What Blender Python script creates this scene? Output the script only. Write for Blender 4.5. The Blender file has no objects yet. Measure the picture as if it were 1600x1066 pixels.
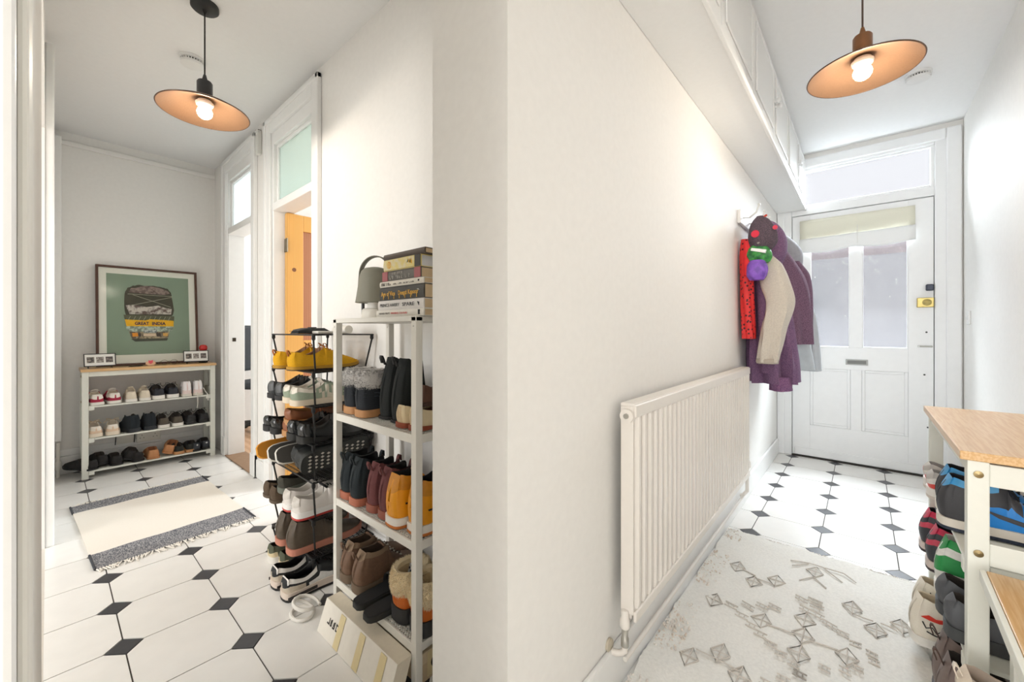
import bpy, bmesh, math, random
from mathutils import Vector, Matrix
random.seed(7)
PI = math.pi
S = bpy.context.scene
COL = S.collection

# ------------------------------------------------------------------ camera
cam_d = bpy.data.cameras.new('camera')
cam = bpy.data.objects.new('camera', cam_d); COL.objects.link(cam)
cam.location = (0, 0, 1.05)
cam.rotation_euler = (PI / 2, 0, math.radians(-49))
cam_d.sensor_width = 36; cam_d.lens = 630 / 1600 * 36
cam_d.shift_y = -17 / 1600
cam_d.clip_start = 0.02
S.camera = cam

# ------------------------------------------------------------------ world, exposure, daylight
S.view_settings.view_transform = 'Standard'; S.view_settings.look = 'None'
S.view_settings.gamma = 1; S.view_settings.use_curve_mapping = False
S.view_settings.exposure = 1.2
W = bpy.data.worlds.new('sky'); S.world = W; W.use_nodes = True
W.node_tree.nodes['Background'].inputs[0].default_value = (0.92, 0.94, 0.97, 1)
W.node_tree.nodes['Background'].inputs[1].default_value = 0.8

def area(name, loc, target, sx, sy, power, col=(1, 1, 1)):
    d = bpy.data.lights.new(name, 'AREA'); d.shape = 'RECTANGLE'; d.size = sx; d.size_y = sy
    d.energy = power; d.color = col
    o = bpy.data.objects.new(name, d); COL.objects.link(o); o.location = loc
    o.rotation_euler = (Vector(target) - Vector(loc)).to_track_quat('-Z', 'Y').to_euler()
    return o
# daylight: windows of the rooms that open off the hall, and the street outside the front door
area('daylight_room_behind', (-2.55, -0.1, 1.45), (0, 0, 1.3), 2.0, 1.7, 38, (1.0, 0.975, 0.95))
area('daylight_room_left', (-2.3, 1.95, 1.45), (0.4, 2.9, 1.15), 1.1, 1.8, 18, (1.0, 0.985, 0.96))
area('daylight_pine_door_room', (3.0, 2.2, 1.5), (0.9, 2.6, 1.1), 1.8, 1.6, 13, (0.97, 0.99, 1.0))
area('daylight_end_room', (2.95, 4.0, 1.5), (0.9, 3.6, 1.2), 1.4, 1.6, 15, (0.97, 0.99, 1.0))
area('daylight_street', (5.6, -0.1, 2.9), (3.4, 0.0, 0.6), 2.2, 1.6, 520, (0.84, 0.94, 1.0))

# ------------------------------------------------------------------ helpers
def srgb(c):
    r = []
    for v in c:
        v /= 255.0
        r.append(v / 12.92 if v <= 0.04045 else ((v + 0.055) / 1.055) ** 2.4)
    return (r[0], r[1], r[2], 1)

MATS = {}
def M(rgb, rough=0.6, metal=0.0, var=0.0, bump=0.0, scale=60.0, rgb2=None, spec=0.5, coat=0.0, kind='noise', stretch=None):
    """procedural material, cached: base colour with a noise variation and fine relief"""
    key = (rgb, rough, metal, var, bump, scale, rgb2, spec, coat, kind, stretch)
    if key in MATS: return MATS[key]
    m = bpy.data.materials.new('paint_%d' % len(MATS)); m.use_nodes = True
    nt = m.node_tree; b = nt.nodes['Principled BSDF']
    b.inputs['Base Color'].default_value = srgb(rgb)
    b.inputs['Roughness'].default_value = rough; b.inputs['Metallic'].default_value = metal
    b.inputs['Specular IOR Level'].default_value = spec; b.inputs['Coat Weight'].default_value = coat
    if var or bump or rgb2:
        tc = nt.nodes.new('ShaderNodeTexCoord')
        src = tc.outputs['Object']
        if stretch:
            mp = nt.nodes.new('ShaderNodeMapping'); mp.inputs['Scale'].default_value = stretch
            nt.links.new(src, mp.inputs[0]); src = mp.outputs[0]
        if kind == 'voronoi':
            n = nt.nodes.new('ShaderNodeTexVoronoi'); n.inputs['Scale'].default_value = scale; out = n.outputs['Distance']
        elif kind == 'wave':
            n = nt.nodes.new('ShaderNodeTexWave'); n.inputs['Scale'].default_value = scale; n.inputs['Distortion'].default_value = 2.5
            n.inputs['Detail'].default_value = 3; out = n.outputs['Fac']
        else:
            n = nt.nodes.new('ShaderNodeTexNoise'); n.inputs['Scale'].default_value = scale; n.inputs['Detail'].default_value = 4
            out = n.outputs['Fac']
        nt.links.new(src, n.inputs['Vector'])
        if var or rgb2:
            r = nt.nodes.new('ShaderNodeValToRGB')
            c1 = srgb(rgb); c2 = srgb(rgb2) if rgb2 else tuple([min(1, v * (1 + var)) for v in c1[:3]] + [1])
            c0 = c1 if rgb2 else tuple([v * (1 - var) for v in c1[:3]] + [1])
            lo, hi = (0.42, 0.58) if rgb2 else (0.3, 0.7)
            if kind == 'voronoi': lo, hi = 0.25, 0.34
            r.color_ramp.elements[0].color = c0; r.color_ramp.elements[0].position = lo
            r.color_ramp.elements[1].color = c2; r.color_ramp.elements[1].position = hi
            nt.links.new(out, r.inputs[0]); nt.links.new(r.outputs[0], b.inputs['Base Color'])
        if bump:
            bp = nt.nodes.new('ShaderNodeBump'); bp.inputs['Strength'].default_value = bump; bp.inputs['Distance'].default_value = 0.002
            nt.links.new(out, bp.inputs['Height']); nt.links.new(bp.outputs[0], b.inputs['Normal'])
    MATS[key] = m
    return m

def glass(name, tint, clear=0.5, scale=90.0, shine=0.07):
    """obscured glass: lets light through, partly scattering it, with a rippled face"""
    m = bpy.data.materials.new(name); m.use_nodes = True; nt = m.node_tree
    nt.nodes.remove(nt.nodes['Principled BSDF']); out = nt.nodes['Material Output']
    tr = nt.nodes.new('ShaderNodeBsdfTransparent'); tr.inputs[0].default_value = tint
    tl = nt.nodes.new('ShaderNodeBsdfTranslucent'); tl.inputs[0].default_value = tint
    gl = nt.nodes.new('ShaderNodeBsdfGlossy'); gl.inputs['Roughness'].default_value = 0.12
    tc = nt.nodes.new('ShaderNodeTexCoord'); n = nt.nodes.new('ShaderNodeTexNoise'); n.inputs['Scale'].default_value = scale
    bp = nt.nodes.new('ShaderNodeBump'); bp.inputs['Strength'].default_value = 0.5; bp.inputs['Distance'].default_value = 0.003
    nt.links.new(tc.outputs['Object'], n.inputs['Vector']); nt.links.new(n.outputs['Fac'], bp.inputs['Height'])
    nt.links.new(bp.outputs[0], gl.inputs['Normal']); nt.links.new(bp.outputs[0], tl.inputs['Normal'])
    m1 = nt.nodes.new('ShaderNodeMixShader'); m1.inputs[0].default_value = clear
    nt.links.new(tl.outputs[0], m1.inputs[1]); nt.links.new(tr.outputs[0], m1.inputs[2])
    m2 = nt.nodes.new('ShaderNodeMixShader'); m2.inputs[0].default_value = shine
    nt.links.new(m1.outputs[0], m2.inputs[1]); nt.links.new(gl.outputs[0], m2.inputs[2])
    nt.links.new(m2.outputs[0], out.inputs[0])
    return m

def emit(name, col, strength):
    m = bpy.data.materials.new(name); m.use_nodes = True; b = m.node_tree.nodes['Principled BSDF']
    b.inputs['Base Color'].default_value = col
    b.inputs['Emission Color'].default_value = col; b.inputs['Emission Strength'].default_value = strength
    return m

class MB:
    """collects shapes, builds ONE mesh object"""
    def __init__(s): s.v = []; s.f = []
    def add(s, vs, fs):
        o = len(s.v); s.v += [tuple(p) for p in vs]; s.f += [tuple(i + o for i in f) for f in fs]; return s
    def box(s, x0, x1, y0, y1, z0, z1):
        v = [(x, y, z) for z in (z0, z1) for y in (y0, y1) for x in (x0, x1)]
        return s.add(v, [(0, 2, 3, 1), (4, 5, 7, 6), (0, 1, 5, 4), (2, 6, 7, 3), (0, 4, 6, 2), (1, 3, 7, 5)])
    def prism(s, poly, z0, z1, axis='z'):
        n = len(poly)
        def P(a, b, c): return {'z': (a, b, c), 'y': (a, c, b), 'x': (c, a, b)}[axis]
        v = [P(a, b, z0) for a, b in poly] + [P(a, b, z1) for a, b in poly]
        f = [tuple(range(n))[::-1], tuple(range(n, 2 * n))] + [(i, (i + 1) % n, (i + 1) % n + n, i + n) for i in range(n)]
        return s.add(v, f)
    def tube(s, pts, r, n=8, closed=False):
        pts = [Vector(p) for p in pts]; m = len(pts); rs = r if isinstance(r, (list, tuple)) else [r] * m
        v = []; prev = None
        for i, p in enumerate(pts):
            a = pts[(i - 1) % m] if (closed or i > 0) else p
            b = pts[(i + 1) % m] if (closed or i < m - 1) else p
            t = (b - a)
            t = t.normalized() if t.length > 1e-9 else Vector((0, 0, 1))
            if prev is None:
                q = Vector((0, 0, 1)) if abs(t.z) < 0.9 else Vector((1, 0, 0)); u = t.cross(q).normalized()
            else:
                u = prev - t * prev.dot(t)
                u = u.normalized() if u.length > 1e-6 else t.orthogonal().normalized()
            prev = u; w = t.cross(u)
            v += [p + (u * math.cos(2 * PI * k / n) + w * math.sin(2 * PI * k / n)) * rs[i] for k in range(n)]
        f = []
        for i in range(m if closed else m - 1):
            j = (i + 1) % m
            f += [(i * n + k, i * n + (k + 1) % n, j * n + (k + 1) % n, j * n + k) for k in range(n)]
        if not closed: f += [tuple(range(n))[::-1], tuple((m - 1) * n + k for k in range(n))]
        return s.add(v, f)
    def lathe(s, prof, n=32, c=(0, 0, 0), axis='z', close=False):
        v = []
        for r, z in prof:
            for k in range(n):
                a = 2 * PI * k / n; p = (r * math.cos(a), r * math.sin(a), z)
                if axis == 'y': p = (p[0], p[2], p[1])
                if axis == 'x': p = (p[2], p[0], p[1])
                v.append((c[0] + p[0], c[1] + p[1], c[2] + p[2]))
        f = []; m = len(prof)
        for i in range(m - 1):
            f += [(i * n + k, i * n + (k + 1) % n, (i + 1) * n + (k + 1) % n, (i + 1) * n + k) for k in range(n)]
        if not close:
            f += [tuple(range(n))[::-1], tuple((m - 1) * n + k for k in range(n))]
        return s.add(v, f)
    def grid(s, rows, flip=False):
        n = len(rows[0]); v = [p for r in rows for p in r]
        f = [(i * n + k, i * n + k + 1, (i + 1) * n + k + 1, (i + 1) * n + k) for i in range(len(rows) - 1) for k in range(n - 1)]
        if flip: f = [t[::-1] for t in f]
        return s.add(v, f)
    def mesh(s, name, mat, smooth=False):
        me = bpy.data.meshes.new(name); me.from_pydata([tuple(p) for p in s.v], [], s.f)
        bm = bmesh.new(); bm.from_mesh(me)
        bmesh.ops.recalc_face_normals(bm, faces=bm.faces)
        bm.to_mesh(me); bm.free()
        if mat: me.materials.append(mat)
        if smooth:
            me.polygons.foreach_set('use_smooth', [True] * len(me.polygons))
            try: me.set_sharp_from_angle(angle=math.radians(smooth if smooth is not True else 45))
            except Exception: pass
        me.update(); return me
    def build(s, name, mat, parent=None, smooth=False, bevel=0.0, seg=2):
        o = bpy.data.objects.new(name, s.mesh(name, mat, smooth)); COL.objects.link(o)
        if parent: o.parent = parent
        if bevel:
            md = o.modifiers.new('bevel', 'BEVEL'); md.width = bevel; md.segments = seg; md.limit_method = 'ANGLE'; md.angle_limit = math.radians(50)
        return o

def link(name, mesh, parent=None, loc=(0, 0, 0), rot=(0, 0, 0)):
    o = bpy.data.objects.new(name, mesh); COL.objects.link(o); o.location = loc; o.rotation_euler = rot
    if parent: o.parent = parent
    return o
def thing(name, label, cat, loc=(0, 0, 0), rotz=0.0, group=None):
    o = bpy.data.objects.new(name, None); COL.objects.link(o); o.empty_display_size = 0.05
    o.location = loc; o.rotation_euler = (0, 0, rotz); o['label'] = label; o['category'] = cat
    if group: o['group'] = group
    return o
def tag(o, label, cat, group=None):
    o['label'] = label; o['category'] = cat
    if group: o['group'] = group
    return o
def struct(o, label=None):
    o['kind'] = 'structure'
    if label: o['label'] = label
    return o
def copy_tree(o, parent=None):
    c = o.copy(); COL.objects.link(c); c.parent = parent
    for ch in list(o.children): copy_tree(ch, c)
    return c
def B(*a): return MB().box(*a)
def parts(name, mat, parent, boxes, bevel=0.0):
    for b in boxes: MB().box(*b).build(name, mat, parent, bevel=bevel)
def lerp(a, b, t): return a + (b - a) * t
def interp(tab, u):
    if u <= tab[0][0]: return tab[0][1]
    for (a, va), (b, vb) in zip(tab, tab[1:]):
        if u <= b: return lerp(va, vb, (u - a) / (b - a)) if b > a else vb
    return tab[-1][1]
def sinterp(tab, u):
    """smooth interpolation"""
    n = len(tab)
    if u <= tab[0][0]: return tab[0][1]
    for i in range(n - 1):
        a, va = tab[i]; b, vb = tab[i + 1]
        if u <= b:
            t = (u - a) / (b - a)
            m0 = (vb - tab[i - 1][1]) / (b - tab[i - 1][0]) if i > 0 else (vb - va) / (b - a)
            m1 = (tab[i + 2][1] - va) / (tab[i + 2][0] - a) if i + 2 < n else (vb - va) / (b - a)
            h = b - a; t2 = t * t; t3 = t2 * t
            return (2*t3-3*t2+1)*va + (t3-2*t2+t)*h*m0 + (-2*t3+3*t2)*vb + (t3-t2)*h*m1
    return tab[-1][1]
def text_mesh(txt, size, mat, width=None, align='LEFT', bold=0.0):
    cu = bpy.data.curves.new('lettering', 'FONT'); cu.body = txt; cu.size = size; cu.extrude = 0.0003; cu.align_x = align
    cu.offset = bold; cu.resolution_u = 2
    o = bpy.data.objects.new('lettering', cu); COL.objects.link(o)
    dg = bpy.context.evaluated_depsgraph_get(); me = bpy.data.meshes.new_from_object(o.evaluated_get(dg))
    bpy.data.objects.remove(o); bpy.data.curves.remove(cu)
    if width:
        xs = [v.co.x for v in me.vertices]; w = max(xs) - min(xs); k = width / w
        for v in me.vertices: v.co.x *= k
    me.materials.clear(); me.materials.append(mat); return me

# ------------------------------------------------------------------ shared materials
WALL = M((246, 244, 240), 0.75, var=0.015, bump=0.06, scale=45)
CEIL = M((247, 247, 246), 0.85, var=0.01, bump=0.03, scale=40)
GLOSSW = M((247, 247, 245), 0.35, var=0.01, bump=0.02, scale=30)
DOORW = M((246, 247, 247), 0.38, var=0.01, bump=0.03, scale=25)
RACKW = M((229, 230, 220), 0.45, var=0.01)
CREAMW = M((232, 229, 220), 0.42, var=0.01)
OAK = M((222, 186, 138), 0.28, rgb2=(210, 166, 112), scale=9, stretch=(1.2, 22, 22), bump=0.03)
PINE = M((222, 170, 92), 0.5, rgb2=(205, 148, 72), scale=6, kind='wave', stretch=(6, 6, 0.4), bump=0.03)
BLACKM = M((40, 40, 40), 0.45, metal=0.3)
CHROME = M((190, 188, 182), 0.3, metal=1.0, var=0.02)
BRASS = M((188, 170, 110), 0.35, metal=1.0, var=0.1, scale=30)
BLACK = M((22, 22, 24), 0.6)

# ------------------------------------------------------------------ the setting
XL, XR, YB, YW, XC, YP, XD, YR, ZC = -0.01, 0.985, 4.40, 0.555, 0.624, 0.803, 4.12, -0.522, 2.5
# floor: dark grout bed, octagonal tiles and small dark squares each laid one by one
floor = struct(MB().box(XL, XR, YR - .02, YB, -.05, -.004).box(XR, XD + .06, YR - .02, YW, -.05, -.004).build('floor', M((74, 67, 60), 0.9, var=0.1, scale=80)),
               'pale octagonal floor tiles with small dark diamond insets')
TILE = M((244, 242, 238), 0.22, var=0.02, bump=0.015, scale=12, spec=0.5)
DOT = M((66, 66, 70), 0.3, var=0.12, scale=60)
PX, PY, DX0, DY0, HD, G = 0.2785, 0.2815, 0.166, 0.160, 0.048, 0.0020
def clip(poly, x0, x1, y0, y1):
    for ax, lim, sgn in ((0, x0, 1), (0, x1, -1), (1, y0, 1), (1, y1, -1)):
        out = []
        for i in range(len(poly)):
            a, b = poly[i - 1], poly[i]; ia, ib = (a[ax] - lim) * sgn >= 0, (b[ax] - lim) * sgn >= 0
            if ia != ib:
                t = (lim - a[ax]) / (b[ax] - a[ax]); out.append((a[0] + (b[0] - a[0]) * t, a[1] + (b[1] - a[1]) * t))
            if ib: out.append(b)
        poly = out
        if len(poly) < 3: return []
    return poly
hx, hy = PX / 2 - G, PY / 2 - G
oct_ = [(-hx, -hy + HD), (-hx + HD, -hy), (hx - HD, -hy), (hx, -hy + HD), (hx, hy - HD), (hx - HD, hy), (-hx + HD, hy), (-hx, hy - HD)]
k = HD - 0.0022
dot_ = [(-k, 0), (0, -k), (k, 0), (0, k)]
m_oct = MB().prism(oct_, -.004, 0).mesh('floor_tile', TILE); m_dot = MB().prism(dot_, -.004, -.0002).mesh('floor_diamond', DOT)
RECTS = [(XL, XR, YR, YB), (XR, XD, YR, YW)]
def lay(poly, cx, cy, shared, name, mat, zt):
    P = [(cx + a, cy + b) for a, b in poly]
    for r in RECTS:
        rr = r
        if max(p[1] for p in P) <= YW: rr = (XL, XD, YR, YW)
        q = clip(P, *rr)
        if not q: continue
        if len(q) == len(P) and all(abs(a[0] - b[0]) + abs(a[1] - b[1]) < 1e-6 for a, b in zip(sorted(q), sorted(P))):
            link(name, shared, floor, (cx, cy, 0)); return
        MB().prism(q, -.004, zt).build(name, mat, floor)
        if rr is not r: return
for i in range(-2, 17):
    for j in range(-4, 17):
        dx, dy = DX0 + i * PX, DY0 + j * PY
        lay(dot_, dx, dy, m_dot, 'floor_diamond', DOT, -.0002)
        lay(oct_, dx + PX / 2, dy + PY / 2, m_oct, 'floor_tile', TILE, 0)

# ceiling and walls
struct(MB().box(-3, 4.3, -2.2, 5.3, ZC, ZC + .1).build('ceiling', CEIL), 'plain white ceiling')
struct(MB().box(-.13, XL, .28, 1.42, 0, ZC).box(-.13, XL, 2.96, YB, 0, ZC).box(-.13, XL, 1.42, 2.96, 2.02, ZC).box(-.13, XL, YR, .28, 2.1, ZC).box(-.13, XL, -2.1, YR - .12, 0, ZC).build('wall_left', WALL), 'white wall at the left edge of the hall')
struct(MB().box(-.13, XR + .12, YB, YB + .12, 0, ZC).build('wall_back', WALL), 'white end wall behind the poster')
# right side of the long hall, with two door openings and fanlights over them
wr = MB()
wr.box(XR, XR + .12, YP, 2.25, 0, ZC).box(XR, XR + .12, 3.07, 3.28, 0, ZC).box(XR, XR + .12, 4.1, YB, 0, ZC)
wr.box(XR, XR + .12, 2.25, 3.07, 2.44, ZC).box(XR, XR + .12, 3.28, 4.1, 2.44, ZC)
struct(wr.build('wall_right', WALL), 'white wall with two doorways behind the shoe racks')
struct(MB().prism([(XC, YW), (XD, YW), (XD, YW + .12), (XR + .12, YW + .12), (XR + .12, YP), (XC, YP)], 0, ZC).build('wall_radiator_side', WALL), 'white wall carrying the radiator and coats, with its blank end')
struct(MB().box(XL - .12, XD + .1, YR - .12, YR, 0, ZC).build('wall_door_side', WALL), 'white wall at the right edge of the photo')
fw = MB().box(XD, XD + .12, .54, 1.2, 0, ZC).box(XD, XD + .12, -1.2, -.475, 0, ZC).box(XD, XD + .12, -.475, .54, 2.42, ZC)
struct(fw.build('wall_front', WALL), 'wall around the front door')
# rooms that open off the hall: plain shells so that doorways look into real rooms
rm = MB().box(3.2, 3.32, YW + .12, 5.2, 0, .9).box(3.2, 3.32, YW + .12, 5.2, 2.3, ZC).box(3.2, 3.32, YW + .12, 1.2, .9, 2.3).box(3.2, 3.32, 3.1, 3.4, .9, 2.3).box(3.2, 3.32, 4.75, 5.2, .9, 2.3)
rm.box(XR + .12, 3.2, 3.12, 3.2, 0, ZC).box(XR + .12, 3.2, 5.1, 5.2, 0, ZC).box(XR + .12, XR + .2, YB + .12, 5.2, 0, ZC)
struct(rm.build('wall_side_rooms', WALL))
rb = MB().box(-3, -2.9, -2.1, 2.1, 0, .6).box(-3, -2.9, -2.1, 2.1, 2.3, ZC).box(-3, -2.9, -2.1, -1.4, .6, 2.3).box(-3, -2.9, 1.4, 2.1, .6, 2.3)
rb.box(-3, -.13, 1.3, 1.4, 0, ZC).box(-3, -2.9, 2.1, 4.4, 0, .7).box(-3, -2.9, 2.1, 4.4, 2.3, ZC).box(-3, -2.9, 3.5, 4.4, .7, 2.3).box(-3, -.13, YB, YB + .12, 0, ZC).box(-3, -.13, -2.2, -2.1, 0, ZC)
struct(rb.build('wall_room_behind', WALL))
WOODFL = M((196, 160, 128), 0.45, rgb2=(180, 142, 108), kind='wave', scale=5, stretch=(1, 8, 1))
struct(MB().box(XR, 3.2, YP, 5.2, -.05, .002).build('floor_rooms', WOODFL), 'wooden floor beyond the doorways')
struct(MB().box(-3, XL, -2.2, 4.5, -.05, .0).build('floor_left_rooms', M((214, 208, 198), .5, var=.03)))

# baseboards
BBH = .13
def base_profile(name, pts, label=None):
    m = MB()
    for (x0, x1, y0, y1) in pts: m.box(x0, x1, y0, y1, 0, BBH)
    return struct(m.build(name, GLOSSW, bevel=.006, seg=2), label)
base_profile('baseboard_back', [(XL, XR, YB - .018, YB)])
struct(MB().box(XL, XR, YB - .012, YB, BBH + .001, BBH + .05).build('trim_back', GLOSSW, bevel=.004))
base_profile('baseboard_right', [(XR - .016, XR, YP, 2.24), (XR - .016, XR, 3.10, 3.26)])
base_profile('baseboard_radiator_side', [(XC, XD, YW - .016, YW)])
base_profile('baseboard_pier', [(XC - .016, XC, YW - .016, YP), (XC - .016, XR, YP, YP + .016)])
base_profile('baseboard_door_side', [(XL, XD, YR, YR + .016)])
base_profile('baseboard_left', [(XL, XL + .012, .36, 1.42), (XL, XL + .012, 3.1, YB - .02)])
# left edge: door lining of the room the photograph was taken from, then a far architrave
struct(MB().box(-.135, XL + .001, .262, .28, 0, 2.1).build('trim_lining', GLOSSW, bevel=.003), 'door lining at the left edge of the photo')
struct(MB().box(XL, XL + .004, .30, .37, 0, 2.15).build('trim_left_architrave', CREAMW, bevel=.002))
struct(MB().box(XL, XL + .03, 2.965, 3.06, 0, 2.44).build('trim_left_far_architrave', GLOSSW, bevel=.006), 'white upright strip of door trim at far left')
struct(MB().box(XL, .062, 4.30, YB, .26, 2.43).build('trim_pipe_boxing', GLOSSW, bevel=.004), 'white pipe boxing in the far left corner')
pp = thing('pipe', 'painted heating pipe rising from the floor in the far left corner', 'pipe', (.045, 4.31, 0))
MB().tube([(0, 0, .0), (0, 0, .25)], .011, 10).build('pipe_run', CREAMW, pp, True)
MB().lathe([(.018, .06), (.02, .075), (.02, .1), (.014, .12)], 12).build('collar', CREAMW, pp, True)
# picture rail
struct(MB().box(XL, XR, YB - .02, YB, 2.40, 2.435).build('trim_picture_rail', WALL, bevel=.006))

def architrave(name, y0, y1, ztop, wdt=.085):
    m = MB().box(XR - .018, XR, y0, y0 + wdt, 0, ztop).box(XR - .018, XR, y1 - wdt, y1, 0, ztop).box(XR - .018, XR, y0 + wdt, y1 - wdt, ztop - wdt, ztop)
    o = struct(m.build(name, GLOSSW, bevel=.005))
    m = MB().box(XR - .026, XR, y0 - .012, y0 + .02, 0, ztop + .012).box(XR - .026, XR, y1 - .02, y1 + .012, 0, ztop + .012).box(XR - .026, XR, y0 - .012, y1 + .012, ztop - .02, ztop + .012)
    m.build('outer_bead', GLOSSW, o, bevel=.005); return o
FROSTG = glass('obscured_green_glass', (0.66, 0.73, 0.69, 1), .25)
FROSTB = glass('obscured_pale_glass', (0.80, 0.85, 0.86, 1), .25)
def doorway(n, y0, y1, zdoor, glassm):
    a0, a1 = y0 + .085, y1 - .085
    architrave('trim_%d' % n, y0, y1, 2.45)
    o = struct(MB().box(XR, XR + .12, a0 - .002, a0 + .022, 0, 2.37).box(XR, XR + .12, a1 - .022, a1 + .002, 0, 2.37)
               .box(XR - .006, XR + .12, a0 + .022, a1 - .022, zdoor, zdoor + .05).box(XR, XR + .12, a0 + .022, a1 - .022, 2.29, 2.37).build('window_%d' % n, GLOSSW, bevel=.004))
    MB().box(XR + .02, XR + .05, a0 + .022, a0 + .045, zdoor + .05, 2.29).box(XR + .02, XR + .05, a1 - .045, a1 - .022, zdoor + .05, 2.29).box(XR + .02, XR + .05, a0 + .045, a1 - .045, zdoor + .05, zdoor + .072).box(XR + .02, XR + .05, a0 + .045, a1 - .045, 2.268, 2.29).build('window_frame', GLOSSW, o, bevel=.004)
    MB().box(XR + .032, XR + .037, a0 + .045, a1 - .045, zdoor + .072, 2.268).build('pane', glassm, o)
    struct(MB().box(XR - .02, XR + .13, a0, a1, 0, .008).build('trim_threshold_%d' % n, M((150, 118, 90), 0.5, var=.1, scale=30), bevel=.003), 'wooden door threshold strip')
    MB().box(XR - .024, XR, y0 - .012, y0 + .088, 0, .16).box(XR - .024, XR, y1 - .088, y1 + .012, 0, .16).build('plinth_block', GLOSSW, o, bevel=.004)
doorway(1, 2.25, 3.07, 1.845, FROSTG)
doorway(2, 3.28, 4.10, 1.845, FROSTB)

# pine door standing open into its room, hinged on the far jamb
pd = thing('door_1', 'pine panel door standing open beyond the wire shoe rack', 'door', (1.052, 2.915, 0), 0); del pd['category']; struct(pd)
PANELB = M((176, 120, 84), 0.55, rgb2=(160, 104, 70), kind='wave', scale=5, stretch=(5, 5, .4))
parts('stile', PINE, pd, [(0, .105, 0, .04, .01, 1.84), (.62, .72, 0, .04, .01, 1.84)], .003)
parts('rail', PINE, pd, [(.105, .62, 0, .04, 1.73, 1.84), (.105, .62, 0, .04, .01, .2), (.105, .62, 0, .04, .85, .98)], .003)
for x0, x1, z0, z1 in ((.105, .34, .2, .85), (.38, .62, .2, .85), (.105, .34, .98, 1.73), (.38, .62, .98, 1.73)):
    MB().box(x0, x1, .012, .028, z0, z1).build('door_panel', PANELB, pd)
MB().box(.34, .38, 0, .04, .2, 1.73).build('muntin', PINE, pd, bevel=.003)
for z in (1.62, .3):
    h = MB().box(-.006, .0, -.012, .032, z - .045, z + .045).build('hinge', M((120, 110, 92), .4, metal=.8), pd)
    MB().tube([(-.004, -.012, z - .045), (-.004, -.012, z + .045)], .006, 8).build('hinge_pin', M((120, 110, 92), .4, metal=.8), h, True)
MB().lathe([(.014, 0), (.01, .001), (.0, .0015)], 10, (.045, -.0006, 1.46), 'y').build('knot', M((120, 74, 40), .6), pd, True)
# white far door, ajar
wd = thing('door_2', 'white door swung open into the far room', 'door', (XR + .115, 3.405, 0), math.radians(4)); del wd['category']; struct(wd)
MB().box(0, .6, -.02, .02, .01, 1.84).build('door_leaf', GLOSSW, wd, bevel=.003)
MB().box(.1, .5, -.026, -.02, 1.0, 1.7).box(.1, .5, -.026, -.02, .2, .85).build('door_panel', GLOSSW, wd, bevel=.006)
MB().lathe([(.009, 0), (.009, -.004), (0, -.005)], 12, (.55, -.02, .97), 'y').build('keyhole', BLACK, wd, True)
struct(MB().box(XR + .03, XR + .055, 3.989, 3.993, .955, .985).build('trim_strike_plate', M((70, 60, 50), .4, metal=.7)), 'dark strike plate on the far door jamb')
# office chair glimpsed through the far doorway
ch = thing('office_chair', 'dark office chair glimpsed through the far doorway', 'chair', (1.45, 4.72, 0), .6)
MB().box(-.22, .22, -.22, .22, .46, .53).build('seat', M((45, 48, 52), .8, bump=.2), ch, bevel=.03, seg=3)
MB().box(-.2, .2, .18, .24, .62, 1.1).build('backrest', M((45, 48, 52), .8, bump=.2), ch, bevel=.03, seg=3)
MB().tube([(0, 0, .08), (0, 0, .46)], .03, 12).build('column', BLACKM, ch, True)
MB().tube([(0, .22, .5), (0, .25, .64)], .02, 8).build('back_support', BLACKM, ch, True)
for q in range(5):
    a = q * 2 * PI / 5
    l = MB().tube([(0, 0, .1), (.26 * math.cos(a), .26 * math.sin(a), .07)], [.025, .015], 8).build('leg', BLACKM, ch, True)
    MB().lathe([(.0, -.012), (.03, -.012), (.03, .012), (0, .012)], 14, (.26 * math.cos(a), .26 * math.sin(a), .032), 'x').build('castor', BLACK, l, True)
# small alarm sensor high on the wall
al = thing('door_sensor', 'small white sensor box high on the wall between the doorways', 'sensor', (XR - .001, 3.2, 2.28))
MB().box(-.03, 0, -.022, .022, 0, .17).build('case', M((226, 226, 220), .5), al, bevel=.006)
MB().box(-.022, -.002, -.012, .018, .171, .176).build('top_slot', BLACK, al)

# ------------------------------------------------------------------ front door, fanlight, blind
fd = thing('door_3', 'white panelled front door with two obscured glass panes', 'door', (XD, 0, 0)); del fd['category']; struct(fd)
D0, D1 = -.381, .446
xa, xb = 0.0, .045
py0, py1, py2, py3, pz0, pz1 = -.253, .002, .074, .327, .912, 1.86
parts('stile', DOORW, fd, [(xa, xb, D0, py0, .012, 2.0), (xa, xb, py3, D1, .012, 2.0)], .002)
parts('rail', DOORW, fd, [(xa, xb, py0, py3, pz1, 2.0), (xa, xb, py0, py3, .74, pz0), (xa, xb, py0, py3, .012, .27)], .002)
parts('mullion', DOORW, fd, [(xa, xb, py1, py2, pz0, pz1), (xa, xb, .005, .07, .27, .74)], .002)
GF = glass('front_door_glass', (0.70, 0.695, 0.70, 1), .996, 120, .03)
for y0, y1 in ((py0, py1), (py2, py3)):
    g = MB().box(.02, .026, y0, y1, pz0, pz1).build('pane', GF, fd)
    MB().box(.004, .02, y0, y0 + .008, pz0, pz1).box(.004, .02, y1 - .008, y1, pz0, pz1).box(.004, .02, y0 + .008, y1 - .008, pz0, pz0 + .008).box(.004, .02, y0 + .008, y1 - .008, pz1 - .008, pz1).build('glazing_bead', DOORW, g, bevel=.002)
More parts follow.
